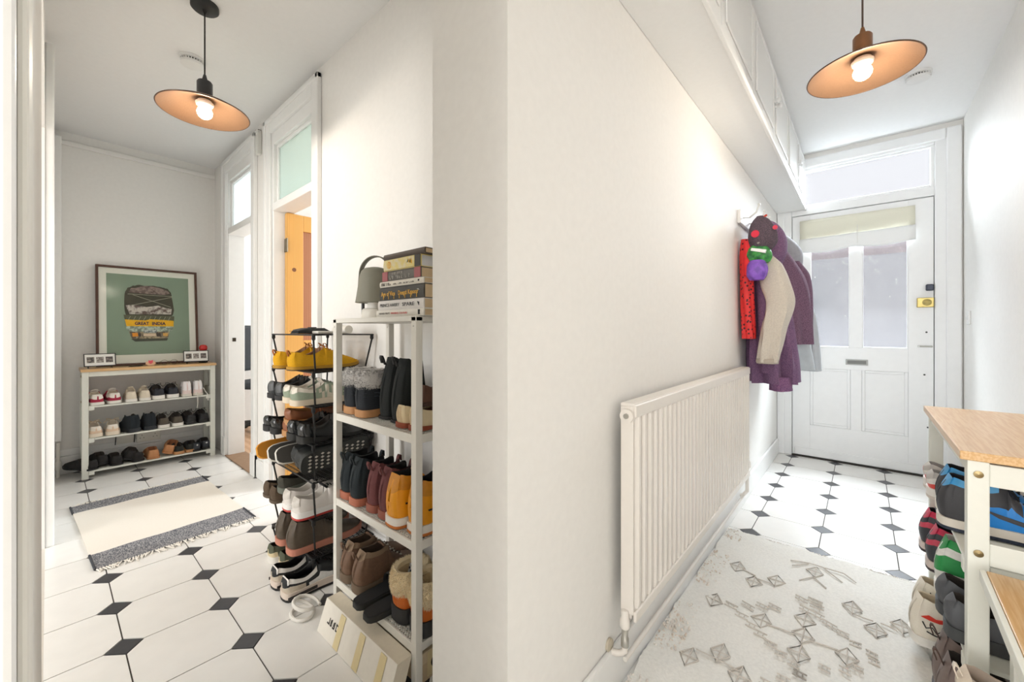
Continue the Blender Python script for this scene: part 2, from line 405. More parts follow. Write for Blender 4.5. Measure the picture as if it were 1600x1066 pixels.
for y0, y1 in ((py0, .005), (.07, py3)):
    p = MB().box(.014, .034, y0, y1, .27, .74).build('door_panel', DOORW, fd)
    q = .02
    MB().box(.004, .014, y0, y0 + q, .27, .74).box(.004, .014, y1 - q, y1, .27, .74).box(.004, .014, y0 + q, y1 - q, .27, .27 + q).box(.004, .014, y0 + q, y1 - q, .74 - q, .74).build('panel_moulding', DOORW, p, bevel=.005)
MB().box(-.012, 0, -.36, .43, .014, .075).build('weather_bar', DOORW, fd, bevel=.005)
lp = MB().box(-.006, 0, -.032, .1, .778, .822).build('letter_plate', M((150, 152, 150), .4, metal=.9), fd, bevel=.002)
MB().box(-.009, -.006, -.022, .09, .787, .813).build('flap', M((110, 112, 110), .45, metal=.9), lp, bevel=.001)
lt = MB().box(-.03, 0, -.381, -.295, 1.213, 1.281).build('night_latch', BRASS, fd, bevel=.004)
MB().lathe([(.022, 0), (.024, -.008), (.016, -.014), (.0, -.016)], 20, (-.03, -.345, 1.247)[0:1] + (-.345, 1.247), 'x').build('latch_knob', BRASS, lt, True)
MB().box(-.028, 0, -.381, -.34, 1.33, 1.376).build('bolt_lock', M((70, 74, 86), .4, metal=.6), fd, bevel=.008, seg=3)
for z, y in ((1.035, -.345), (.73, -.335), (.355, -.352)):
    MB().lathe([(.006, 0), (.006, -.002), (0, -.003)], 10, (0, y, z), 'x').build('keyhole', M((60, 60, 60), .5), fd, True)
sb = MB().box(-.006, 0, -.374, -.30, .925, .94).build('slide_bolt', M((200, 202, 200), .35, metal=.8), fd, bevel=.002)
MB().tube([(-.009, -.376, .933), (-.009, -.31, .933)], .004, 8).build('bolt_bar', CHROME, sb, True)
# frame, architraves
fr = MB().box(XD - .012, XD + .06, D1 + .004, .54, 0, 2.42).box(XD - .012, XD + .06, -.475, D0 - .004, 0, 2.42).box(XD - .012, XD + .06, D0 - .004, D1 + .004, 2.004, 2.07).box(XD - .012, XD + .06, D0 - .004, D1 + .004, 2.365, 2.42)
struct(fr.build('trim_front_frame', DOORW, bevel=.006), 'white frame around the front door')
struct(MB().box(XD + .046, XD + .06, D0 - .004, D0 + .014, 0, 2.004).box(XD + .046, XD + .06, D1 - .014, D1 + .004, 0, 2.004).box(XD + .046, XD + .06, D0 + .014, D1 - .014, 1.99, 2.004).build('trim_leak_strip', DOORW))  # strip added behind the door edges to block daylight leaking through the gaps
struct(MB().box(XD - .028, XD, -.515, -.44, 0, 2.46).box(XD - .028, XD, .50, .553, 0, 2.46).box(XD - .028, XD, -.44, .50, 2.385, 2.46).build('trim_front_architrave', DOORW, bevel=.008), 'white moulding around the front door')
struct(MB().box(XD - .02, XD + .06, D0, D1, 0, .01).build('trim_sill', M((60, 56, 52), .7)))
wn = struct(MB().box(XD + .0, XD + .04, D0 - .004, -.366, 2.07, 2.365).box(XD, XD + .04, .385, D1 + .004, 2.07, 2.365).box(XD, XD + .04, -.366, .385, 2.07, 2.085).box(XD, XD + .04, -.366, .385, 2.35, 2.365).build('window_3', DOORW, bevel=.003), 'fanlight over the front door')
MB().box(XD + .018, XD + .024, -.366, .385, 2.085, 2.35).build('pane', GF, wn)
# outside: step, path and a brick-coloured garden wall with a pale house behind
struct(MB().box(XD + .07, 9, -4, 4, -.12, -.02).build('ground_outside', M((66, 66, 68), .9, var=.1, scale=8)))
struct(MB().box(7.2, 7.4, -4, 4, 0, 2.05).build('wall_garden', M((146, 144, 146), .9, var=.08, scale=6)))
struct(MB().box(8.6, 8.8, -4, 4, 0, 3.2).build('wall_house_opposite', M((186, 172, 174), .9, var=.1, scale=5)))
# pull-up blind over the top of the panes
bl = thing('door_blind', 'cream fabric blind across the top of the front door', 'blind', (XD - .006, 0, 0))
rows = []
for zi in range(9):
    z = 1.955 - zi * .021
    rows.append([(-.004 - .004 * math.sin(zi * .9 + yi * .3), .394 - yi * .682 / 14, z - .0 + .012 * math.sin(PI * yi / 14) * (zi / 8)) for yi in range(15)])
CLOTH = M((232, 230, 212), .9, var=.02, bump=.15, scale=300)
o = MB().grid(rows).build('blind_fabric', CLOTH, bl, True); md = o.modifiers.new('thick', 'SOLIDIFY'); md.thickness = .003
rows = []
for zi in range(7):
    t = zi / 6; rows.append([(-.016 - .012 * math.sin(PI * t) - .003 * math.sin(yi * 1.1), .396 - yi * .686 / 14, 1.80 - .105 * t - (.02 * abs(math.sin(PI * yi / 7)) * t) + .012 * (yi / 14)) for yi in range(15)])
o = MB().grid(rows).build('folded_hem', M((246, 247, 246), .9, var=.01, bump=.1, scale=300), bl, True); md = o.modifiers.new('thick', 'SOLIDIFY'); md.thickness = .004
MB().tube([(-.034, .03, 1.86), (-.036, .03, 1.72)], .0015, 6).build('cord', M((225, 225, 220), .8), bl, True)
# light switch by the door
sw = thing('light_switch', 'white light switch on the wall beside the front door', 'switch', (3.904, YR, 1.13))
MB().box(-.043, .043, 0, .009, -.043, .043).build('switch_plate', M((244, 244, 242), .35), sw, bevel=.003)
MB().box(-.009, .009, .009, .013, -.014, .014).build('rocker', M((244, 244, 242), .35), sw, bevel=.002)

# ------------------------------------------------------------------ overhead cupboards
seams = [.95, 1.50, 2.03, 2.57, 3.10, 3.61, 4.12]
CUPW = M((245, 245, 243), .42, var=.01)
words = ['nearest to the photographer', 'second along the wall', 'third along the wall', 'fourth along the wall', 'fifth along the wall', 'last, against the front door wall']
for q in range(6):
    x0, x1 = seams[q], seams[q + 1]
    t = thing('wall_cupboard', 'white overhead cupboard above the coats, ' + words[q], 'cupboard', (x0, YW, 2.06), 0, 'overhead cupboards along the hall')
    L = x1 - x0; d = .195
    MB().box(0.0005, L - .0005, -d + .02, 0, 0, ZC - 2.06 - .001).build('cabinet_body', CUPW, t, bevel=.002)
    dr = MB().box(.006, L - .006, -d, -d + .019, .022, .41).build('cupboard_door', CUPW, t, bevel=.003)
    f = .05; z0, z1 = .022 + f, .41 - f
    MB().box(.006 + f, L - .006 - f, -d - .003, -d, z0, z1).build('door_panel', CUPW, dr, bevel=.002)
    MB().box(.006 + f - .012, .006 + f, -d - .007, -d, z0 - .012, z1 + .012).box(L - .006 - f, L + .006 - f, -d - .007, -d, z0 - .012, z1 + .012).box(.006 + f, L - .006 - f, -d - .007, -d, z0 - .012, z0).box(.006 + f, L - .006 - f, -d - .007, -d, z1, z1 + .012).build('panel_moulding', CUPW, dr, bevel=.003)
    kx = L - .03 if q % 2 == 0 else .03
    MB().lathe([(.007, 0), (.006, -.012), (.014, -.02), (.015, -.028), (.009, -.034), (0, -.035)], 16, (kx, -d, .21), 'y').build('knob', CUPW, dr, True)
struct(MB().box(.95, 4.10, YW - .20, YW, 2.045, 2.059).box(.95, 4.10, YW - .205, YW - .19, 2.035, 2.06).build('trim_cupboard_base', CUPW, bevel=.003), 'white ledge under the overhead cupboards')

# ------------------------------------------------------------------ pendants and smoke detectors
def pendant(x, y, label, socket_mat, cord_mat, BULB):
    zr = 2.02
    t = thing('pendant_lamp', label, 'lamp', (x, y, zr), 0, 'pendant lamps')
    R = .168
    prof_o = [(R, 0), (R - .004, .006), (.12, .03), (.075, .05), (.04, .058), (.024, .06)]
    prof_i = [(R - .002, .0), (.12, .026), (.075, .046), (.04, .054), (.024, .056)]
    COP = M((126, 96, 72), .42, metal=.55, var=.04, bump=.25, scale=160)
    sh = MB().lathe(prof_i, 64, close=True).build('lamp_shade', COP, t, True)
    MB().lathe(prof_o, 64, close=True).build('shade_outer', M((120, 92, 72), .35, metal=.7, var=.05), sh, True)
    MB().tube([(R * math.cos(a * PI / 32), R * math.sin(a * PI / 32), .001) for a in range(64)], .0025, 6, True).build('rim', M((88, 66, 52), .4, metal=.7), sh, True)
    MB().lathe([(.029, .056), (.029, .132), (.025, .138), (.011, .140), (.009, .152), (.005, .168)], 24).build('socket', socket_mat, t, True)
    ring = MB().lathe([(.03, .03), (.034, .036), (.034, .042), (.026, .048), (.026, .052)], 24).build('socket_ring', M((240, 236, 228), .4), t, True)
    MB().tube([(0, 0, .14), (0, 0, ZC - zr - .02)], .003, 8).build('cord', cord_mat, t, True)
    MB().lathe([(.0, ZC - zr), (.052, ZC - zr), (.052, ZC - zr - .018), (.046, ZC - zr - .024), (.01, ZC - zr - .026), (.006, ZC - zr - .036)], 32).build('ceiling_rose', cord_mat, t, True)
    bm = emit('bulb_glow', (1, .88, .68, 1), 10)
    bp = [(.001, -.028), (.012, -.026), (.022, -.019), (.028, -.008), (.029, .002), (.025, .014), (.017, .026), (.014, .036)]
    MB().lathe(bp, 24).build('bulb', bm, t, True)
    d = bpy.data.lights.new('pendant_bulb_light', 'POINT'); d.energy = BULB; d.color = (1, .88, .74); d.shadow_soft_size = .03
    o = bpy.data.objects.new('bulb_light', d); COL.objects.link(o); o.parent = t; o.location = (0, 0, -.034)
    return t
pendant(.458, 2.213, 'copper disc pendant lamp with black fitting, over the long striped-rug end', M((48, 48, 50), .4), M((34, 34, 34), .5), 3.2)
pendant(2.01, -.0, 'copper disc pendant lamp with bronze fitting, near the front door', M((150, 106, 74), .35, metal=.8, var=.05), M((84, 66, 56), .5), 3.6)
def detector(x, y, label):
    t = thing('smoke_detector', label, 'smoke detector', (x, y, ZC), 0, 'ceiling smoke detectors')
    WP = M((240, 240, 238), .4)
    MB().lathe([(.056, 0), (.056, -.012), (.05, -.014)], 32).build('base', WP, t, True)
    MB().lathe([(.05, -.024), (.053, -.026), (.05, -.036), (.036, -.042), (.0, -.043)], 32).build('cover', WP, t, True)
    MB().lathe([(.044, -.012), (.044, -.026)], 24).build('vent_core', M((70, 70, 66), .7), t, True)
    for q in range(26):
        a = 2 * PI * q / 26
        MB().box(-.002, .002, .044, .051, -.025, -.013).build('vent_rib', WP, t).rotation_euler = (0, 0, a)
detector(.504, 2.70, 'white smoke detector on the ceiling behind the black-fitted pendant')
detector(3.225, -.238, 'white smoke detector on the ceiling near the front door')

# ------------------------------------------------------------------ radiator
ra = thing('radiator', 'white ribbed panel radiator on the wall below the coats', 'radiator', (1.088, YW, 0))
RW = M((238, 232, 224), .4, var=.01)
RL = 1.512; z0, z1 = .225, .842; yf = -.072
# fluted front panel
N = 36; rows_b = []; xs = []
for q in range(N):
    c = RL * (q + .5) / N; p = RL / N
    xs += [(c - p * .5, 0.0), (c - p * .28, 0.0), (c - p * .16, .016), (c + p * .16, .016), (c + p * .28, 0.0)]
xs.append((RL, 0.0))
top = [(x, yf - d + .012, z1 - .045) for x, d in xs]; bot = [(x, yf - d + .012, z0 + .05) for x, d in xs]
ttop = [(x, yf + .002, z1 - .02) for x, d in xs]; tbot = [(x, yf + .002, z0 + .02) for x, d in xs]
MB().grid([[(p[0], yf + .012, z1 - .01) for p in ttop], ttop, top, bot, tbot, [(p[0], yf + .012, z0) for p in tbot]]).build('front_panel', RW, ra, 30)
MB().box(0, RL, yf + .012, yf + .03, z0, z1 - .01).build('water_panel', RW, ra, bevel=.004)
MB().box(0.01, RL - .01, yf + .03, -.028, z0 + .03, z1 - .05).build('convector', M((205, 200, 192), .6), ra)
MB().box(-.006, RL + .006, yf + .0, -.028, z1 - .012, z1).build('top_grille', RW, ra, bevel=.004)
MB().box(-.006, RL + .006, yf - .004, yf + .006, z1 - .04, z1 - .004).build('top_edge', RW, ra, bevel=.004, seg=3)
MB().box(-.006, RL + .006, yf - .004, yf + .006, z0, z0 + .03).build('bottom_edge', RW, ra, bevel=.004, seg=3)
for x in (-.005, RL + .005):
    MB().box(x - .003, x + .003, yf + .004, -.03, z0 + .02, z1 - .01).build('side_panel', RW, ra, bevel=.002)
pl = MB().lathe([(.0, -.006), (.02, -.006), (.02, .004), (.0, .006)], 20, (-.012, yf + .02, z1 - .035), 'x').build('end_plug', RW, ra, True)
MB().lathe([(0, -.01), (.008, -.01), (.008, -.006)], 8, (-.012, yf + .02, z1 - .035), 'x').build('bleed_screw', CHROME, pl, True)
for x in (.12, RL - .12):
    MB().box(x - .02, x + .02, -.03, -.001, z0 + .08, z1 - .08).build('bracket', RW, ra)
# valve at the near end
vx = -.012; vy = -.045
MB().tube([(.012, vy, z0 + .012), (vx, vy, .205)], .008, 10).build('tail_pipe', CHROME, ra, True)
vb = MB().lathe([(.008, .15), (.011, .152), (.011, .175), (.009, .178), (.009, .205)], 16, (vx, vy, 0)).build('valve_body', CHROME, ra, True)
MB().lathe([(.011, .203), (.014, .207), (.014, .228), (.011, .233), (.011, .25), (.008, .254), (0, .255)], 18, (vx, vy, 0)).build('valve_head', RW, vb, True)
MB().tube([(vx, vy, .152), (vx, vy, .138), (vx - .004, vy + .012, .128), (vx - .012, -.022, .128), (vx - .014, -.012, .128)], .009, 10).build('feed_pipe', RW, ra, True)
MB().lathe([(.018, -.0005), (.018, -.008), (.010, -.009)], 18, (vx - .014, 0, .142), 'y').build('pipe_collar', M((206, 196, 176), .5), ra, True)
MB().tube([(RL, yf + .02, z0 + .03), (RL + .05, yf + .02, z0 + .03), (RL + .05, yf + .02, .12), (RL + .055, -.03, .09), (RL + .055, -.012, .085)], .010, 10).build('return_pipe', RW, ra, True)
MB().lathe([(.012, 0), (.019, .004), (.019, .035), (.012, .045), (0, .046)], 14, (RL + .05, yf + .02, z0 + .03)).build('lockshield_cap', RW, ra, True)
MB().tube([(0.02, -.03, .085), (RL + .05, -.03, .085)], .0075, 8).build('pipe_run', RW, ra, True)

#%%OBJECTS%%
# ------------------------------------------------------------------ rugs
def quad_pt(c, u, v):
    (a, b, d, e) = c   # near-left, near-right, far-left, far-right
    return (lerp(lerp(a[0], b[0], u), lerp(d[0], e[0], u), v), lerp(lerp(a[1], b[1], u), lerp(d[1], e[1], u), v))
rug1 = thing('rug', 'cream woven rug with charcoal striped ends in front of the poster rack', 'rug')
RC = ((.134, 2.52), (.758, 2.56), (.085, 3.515), (.722, 3.56))
def slab(v0, v1, nu, nv, thick=.007):
    rows = []
    for i in range(nv + 1):
        v = lerp(v0, v1, i / nv)
        rows.append([quad_pt(RC, u / nu, v) + (thick + .0012 * math.sin(u * 1.3 + v * 23) + .001 * random.random(),) for u in range(nu + 1)])
    m = MB().grid(rows)
    edge = rows[0] + [r[-1] for r in rows[1:]] + rows[-1][::-1][1:] + [r[0] for r in rows[::-1][1:-1]]
    n = len(edge); m.add(edge + [(p[0], p[1], .0005) for p in edge], [(i, (i + 1) % n, (i + 1) % n + n, i + n) for i in range(n)])
    return m
slab(.18, .86, 12, 16).build('rug_field', M((232, 224, 212), .95, var=.03, bump=.6, scale=160, stretch=(1, 3, 1)), rug1, 40)
STR = M((82, 84, 92), .95, rgb2=(158, 156, 156), bump=.7, scale=70, stretch=(5, 1.3, 1))
slab(0, .18, 12, 5).build('striped_end', STR, rug1, 40); slab(.86, 1, 12, 5).build('striped_end', STR, rug1, 40)
DK = M((62, 64, 70), .95, bump=.5, scale=200)
for u in (0.0, 1.0):
    for v0, v1 in ((0, .18), (.86, 1)):
        MB().tube([quad_pt(RC, u, lerp(v0, v1, i / 6)) + (.007,) for i in range(7)], .005, 6).build('selvedge', DK, rug1, True)
fr = MB()
for v, sg in ((0, -1), (1, 1)):
    for i in range(64):
        u = (i + .5) / 64; p = quad_pt(RC, u, v); L = .03 + .02 * random.random(); a = random.uniform(-.6, .6)
        q = (p[0] + L * math.sin(a), p[1] + sg * L * math.cos(a))
        fr.tube([p + (.006,), ((p[0] + q[0]) / 2 + random.uniform(-.006, .006), (p[1] + q[1]) / 2, .006), q + (.004,)], [.0032, .0038, .0016], 5)
o = fr.build('fringe', M((236, 230, 220), .95, var=.05), rug1, True); o['kind'] = 'stuff'

rug2 = thing('rug', 'off white tufted rug with raised diamond motifs below the radiator', 'rug')
X0, X1, Y0, Y1 = .15, 2.335, -.165, .528
rows = []
NXr, NYr = 120, 44
for i in range(NXr + 1):
    x = lerp(X0, X1, i / NXr); r = []
    for j in range(NYr + 1):
        y = lerp(Y0, Y1, j / NYr)
        z = .011 + .0022 * math.sin(x * 19 + y * 6) + .0014 * math.sin(x * 31 - y * 17) + .0012 * random.random()
        xx, yy = x, y
        if i == NXr: xx += .008 * math.sin(y * 34) + .004 * random.random()
        if j in (0, NYr): yy += .006 * math.sin(x * 21) + .004 * (random.random() - .5)
        if j >= NYr - 5: z += .004 * max(0, math.sin(x * 42)) + .002 * random.random()
        r.append((xx, yy, z))
    rows.append(r)
m = MB().grid(rows)
edge = rows[0] + [r[-1] for r in rows[1:]] + rows[-1][::-1][1:] + [r[0] for r in rows[::-1][1:-1]]
n = len(edge); m.add(edge + [(p[0], p[1], .0005) for p in edge], [(i, (i + 1) % n, (i + 1) % n + n, i + n) for i in range(n)])
m.build('rug_field', M((230, 228, 222), .97, var=.05, bump=.9, scale=110), rug2, 60)
MOT = M((204, 197, 188), .95, var=.1, bump=.5, scale=300)
diam = [(1.98, .412), (1.905, .338), (1.974, .27), (1.677, .431), (1.669, .271), (1.333, .415), (1.415, .345), (1.355, .279), (1.676, .152), (1.577, .153), (1.661, .037), (2.153, .153), (1.968, .03), (1.873, -.036), (1.953, -.106), (1.772, .156),
        (1.36, .03), (1.44, -.036), (1.36, -.106), (1.20, .153), (1.05, .41), (.98, .34), (1.05, .27), (1.05, .03), (.98, -.036), (.75, .15), (.66, .3), (.66, 0)]
for (x, y) in diam:
    a, b = .046, .030; z = .0155; c = MB(); j = lambda: random.uniform(-.003, .003)
    P = [(x - a + j(), y + j(), z), (x + j(), y - b + j(), z), (x + a + j(), y + j(), z), (x + j(), y + b + j(), z)]
    c.tube(P, .0026, 5, True); c.tube([P[0], (x, y, z + .001), P[2]], .0022, 5); c.tube([P[1], (x, y, z + .001), P[3]], .0022, 5)
    c.build('diamond_motif', MOT, rug2, True)
lines = [((1.97, .39), (1.954, .34)), ((1.936, .329), (1.933, .27)), ((1.378, .407), (1.375, .278)), ((1.655, .256), (1.664, .173)), ((1.663, .133), (1.675, .053)), ((1.928, .027), (1.923, -.029)), ((1.926, -.048), (1.915, -.089)),
         ((2.217, .176), (2.218, .06)), ((2.214, .129), (2.136, .062)), ((2.145, .233), (2.206, .181)), ((2.189, .244), (2.217, .176)), ((2.106, .158), (2.045, .11)), ((2.039, .197), (2.1, .157)), ((2.218, .06), (2.17, .02))]
dash = [((1.677, .394), (1.67, .351)), ((1.719, .347), (1.704, .303)), ((1.748, .304), (1.74, .263)), ((1.772, .268), (1.763, .227)), ((1.641, .351), (1.635, .31)), ((1.607, .311), (1.602, .273)), ((1.582, .281), (1.578, .244)), ((1.552, .246), (1.549, .211)), ((1.524, .213), (1.526, .18)), ((1.503, .177), (1.5, .145)),
        ((1.798, .108), (1.781, .067)), ((1.769, .067), (1.761, .034)), ((1.732, .033), (1.736, .002)), ((1.717, -.008), (1.71, -.037)), ((1.678, -.013), (1.677, -.041)), ((1.547, .103), (1.544, .073)), ((1.579, .055), (1.575, .025)), ((1.614, .026), (1.609, -.003)), ((1.896, .197), (1.884, .157)), ((1.913, .159), (1.905, .114)), ((1.875, .15), (1.875, .107)), ((1.835, .178), (1.825, .14)), ((1.825, .14), (1.815, .103))]
for q in range(6): dash.append(((1.47 - q * .05, .16 - q * .03), (1.468 - q * .05, .125 - q * .03)))
for q in range(6): dash.append(((1.47 - q * .05, .16 + q * .035), (1.468 - q * .05, .125 + q * .035)))
for a, b in lines:
    MB().tube([a + (.0155,), ((a[0] + b[0]) / 2 + random.uniform(-.004, .004), (a[1] + b[1]) / 2, .016), b + (.0155,)], .0024, 5).build('line_motif', MOT, rug2, True)
for a, b in dash:
    c = MB()
    for dx in (0, .022): c.tube([(a[0] + dx, a[1], .0155), (b[0] + dx, b[1], .0155)], .0024, 5)
    for t in (.3, .7): c.tube([(lerp(a[0], b[0], t), lerp(a[1], b[1], t), .0155), (lerp(a[0], b[0], t) + .022, lerp(a[1], b[1], t), .0155)], .0018, 5)
    c.build('dash_motif', MOT, rug2, True)
tf = MB()
for i in range(900):
    x = random.uniform(X0, X1); y = Y1 - random.random() ** 1.5 * .075; h = .012 + .008 * random.random()
    if math.sin(x * 14) < -.5: continue
    a = random.uniform(0, 2 * PI); tf.tube([(x, y, .009), (x + .004 * math.cos(a), y + .004 * math.sin(a), h), (x + .009 * math.cos(a), y + .006 * math.sin(a), h - .001)], [.004, .003, .0015], 4)
o = tf.build('tufts', M((236, 230, 222), .97, rgb2=(220, 206, 192), scale=14), rug2, True); o['kind'] = 'stuff'
ff = MB()
for i in range(120):
    y = lerp(Y0, Y1, (i + .5) / 120); L = random.uniform(.012, .03)
    ff.tube([(X1, y, .008), (X1 + L * .5, y + random.uniform(-.006, .006), .007), (X1 + L, y + random.uniform(-.008, .008), .003)], [.003, .003, .0012], 4)
o = ff.build('fringe', M((214, 208, 200), .97, var=.1, scale=40), rug2, True); o['kind'] = 'stuff'

# ------------------------------------------------------------------ oak-topped shoe racks (front at local y=0)
def oak_rack(name, label, loc, rotz, Wd, D, tiers, ztop=.775):
    t = thing(name, label, 'shoe rack', loc, rotz, 'oak-topped shoe racks')
    MB().box(-.006, Wd + .006, -.012, D + .004, ztop - .02, ztop).build('rack_top', OAK, t, bevel=.002)
    pw = .034
    for x in (0, Wd - pw):
        for y in (0, D - pw):
            MB().box(x, x + pw, y, y + pw, 0, ztop - .0205).build('post', RACKW, t, bevel=.002)
    for x in (0.004, Wd - pw + .004):
        for z in (ztop - .075, tiers[0] + .01):
            r = MB().box(x, x + pw - .008, pw, D - pw, z, z + .05).build('side_rail', RACKW, t, bevel=.002)
        ox = -.0035 if x < .1 else Wd - .0005
        for z in (ztop - .05, tiers[0] + .035):
            b = MB().lathe([(.0, 0), (.008, .0), (.008, .003), (.0, .004)], 14, (ox, .017, z), 'x').build('bolt', M((140, 124, 90), .35, metal=.9), t, True)
    MB().box(pw, Wd - pw, .004, .024, ztop - .055, ztop - .0205).build('front_rail', RACKW, t, bevel=.002)
    for z in tiers:
        s = MB().box(pw * .8, Wd - pw * .8, .003, D - .01, z - .012, z).build('shelf', RACKW, t, bevel=.002)
        parts('shelf_bracket', RACKW, s, [(pw, pw + .028, -.002, .022, z - .03, z + .002), (Wd - pw - .028, Wd - pw, -.002, .022, z - .03, z + .002)], .002)
    return t
TA = [.512, .283, .056]
oak_rack('shoe_rack', 'white slatted shoe rack with oak top, standing under the framed poster', (.153, 4.11, 0), 0, .77, .25, TA)
TB = [.512, .283, .056]
oak_rack('shoe_rack', 'white shoe rack with oak top at the right edge, near the front door', (2.09, -.18, 0), PI, .716, .27, TB)
# lower white bench with an oak board, closest to the photographer on the right
be = thing('shoe_bench', 'low white shoe bench with oak board, lower right corner', 'bench', (1.318, -.200, 0), PI + math.radians(-1.4), 'oak-topped shoe racks')
MB().box(0, .62, 0, .27, .517, .535).build('bench_board', OAK, be, bevel=.002)
MB().box(0, .62, -.010, -.0005, .511, .535).build('board_edge', RACKW, be, bevel=.002)
for x, y in ((.012, .03), (.574, .03), (.012, .22), (.574, .22)): MB().box(x, x + .034, y, y + .034, 0, .5165).build('post', RACKW, be, bevel=.002)
MB().box(.046, .574, -.04, .25, .248, .26).build('shelf', RACKW, be, bevel=.002)

# ------------------------------------------------------------------ white mesh shelf rack
def meshpad(m, x0, x1, y0, y1, z, px, py, th=.0022):
    n = int((x1 - x0) / px)
    for i in range(n + 1):
        x = lerp(x0, x1, i / n); m.box(x - th / 2, x + th / 2, y0, y1, z - th, z)
    n = int((y1 - y0) / py)
    for i in range(n + 1):
        y = lerp(y0, y1, i / n); m.box(x0, x1, y - th / 2, y + th / 2, z - th, z)
    return m
cx0, cx1, cy0, cy1 = .70, .945, .978, 1.496
TC = [1.092, .742, .427, .128]
rc = thing('shelf_rack', 'tall white metal shelf rack with mesh shelves and books on top', 'shoe rack', (cx0, cy0, 0))
dx, dy = cx1 - cx0, cy1 - cy0; pw = .024
for x in (0, dx - pw):
    for y in (0, dy - pw):
        p = MB().box(x, x + pw, y, y + pw, 0, TC[0] - .002).build('post', CREAMW, rc, bevel=.0015)
        MB().lathe([(.0026, 0), (.0026, -.001), (0, -.0015)], 8, (x, y + pw / 2, TC[0] - .03), 'x').build('screw', CHROME, p, True)
for q, z in enumerate(TC):
    s = MB()
    if q == 0: s.box(0, dx, 0, dy, z - .016, z).build('top_panel', CREAMW, rc, bevel=.002); continue
    s.box(.001, .007, .004, dy - .004, z - .026, z).box(dx - .007, dx - .001, .004, dy - .004, z - .026, z).box(.007, dx - .007, .002, .008, z - .026, z).box(.007, dx - .007, dy - .008, dy - .002, z - .026, z)
    f = s.build('shelf_frame', CREAMW, rc, bevel=.001)
    meshpad(MB(), .007, dx - .007, .008, dy - .008, z - .001, .0105, .0105, .0042).build('shelf_mesh', CREAMW, f)['kind'] = 'stuff'

# ------------------------------------------------------------------ black wire stacking rack
WIRE = M((46, 46, 46), .4, metal=.4)
wx0, wx1, wy0, wy1 = .70, .965, 1.672, 2.12
TD = [1.03, .877, .735, .582, .43, .277, .125]
rd = thing('wire_rack', 'black wire shoe rack of seven stacked tiers in front of the pine door', 'shoe rack', (wx0, wy0, 0))
dx, dy = wx1 - wx0, wy1 - wy0
for q, z in enumerate(TD):
    s = MB().tube([(0, 0, z), (dx, 0, z), (dx, dy, z), (0, dy, z)], .0035, 6, True)
    f = s.build('tier_frame', WIRE, rd, True)
    meshpad(MB(), 0, dx, 0, dy, z + .0015, .022, .014, .0024).build('tier_mesh', WIRE, f)['kind'] = 'stuff'
    zb = TD[q + 1] + .004 if q < 6 else .004
    for x, sx in ((.0, 1), (dx, -1)):
        for y, sy in ((0.0, 1), (dy, -1)):
            l = MB().tube([(x + sx * .004, y + sy * .004, z), (x + sx * .004, y + sy * .004, z - .02), (x + sx * .022, y + sy * .03, zb + .0), ], .0038, 6).build('leg', WIRE, rd, True)
            MB().lathe([(.0, .012), (.007, .01), (.008, -.008), (.005, -.014), (.0, -.015)], 10, (x + sx * .004, y + sy * .004, z - .008)).build('connector', BLACK, l, True)

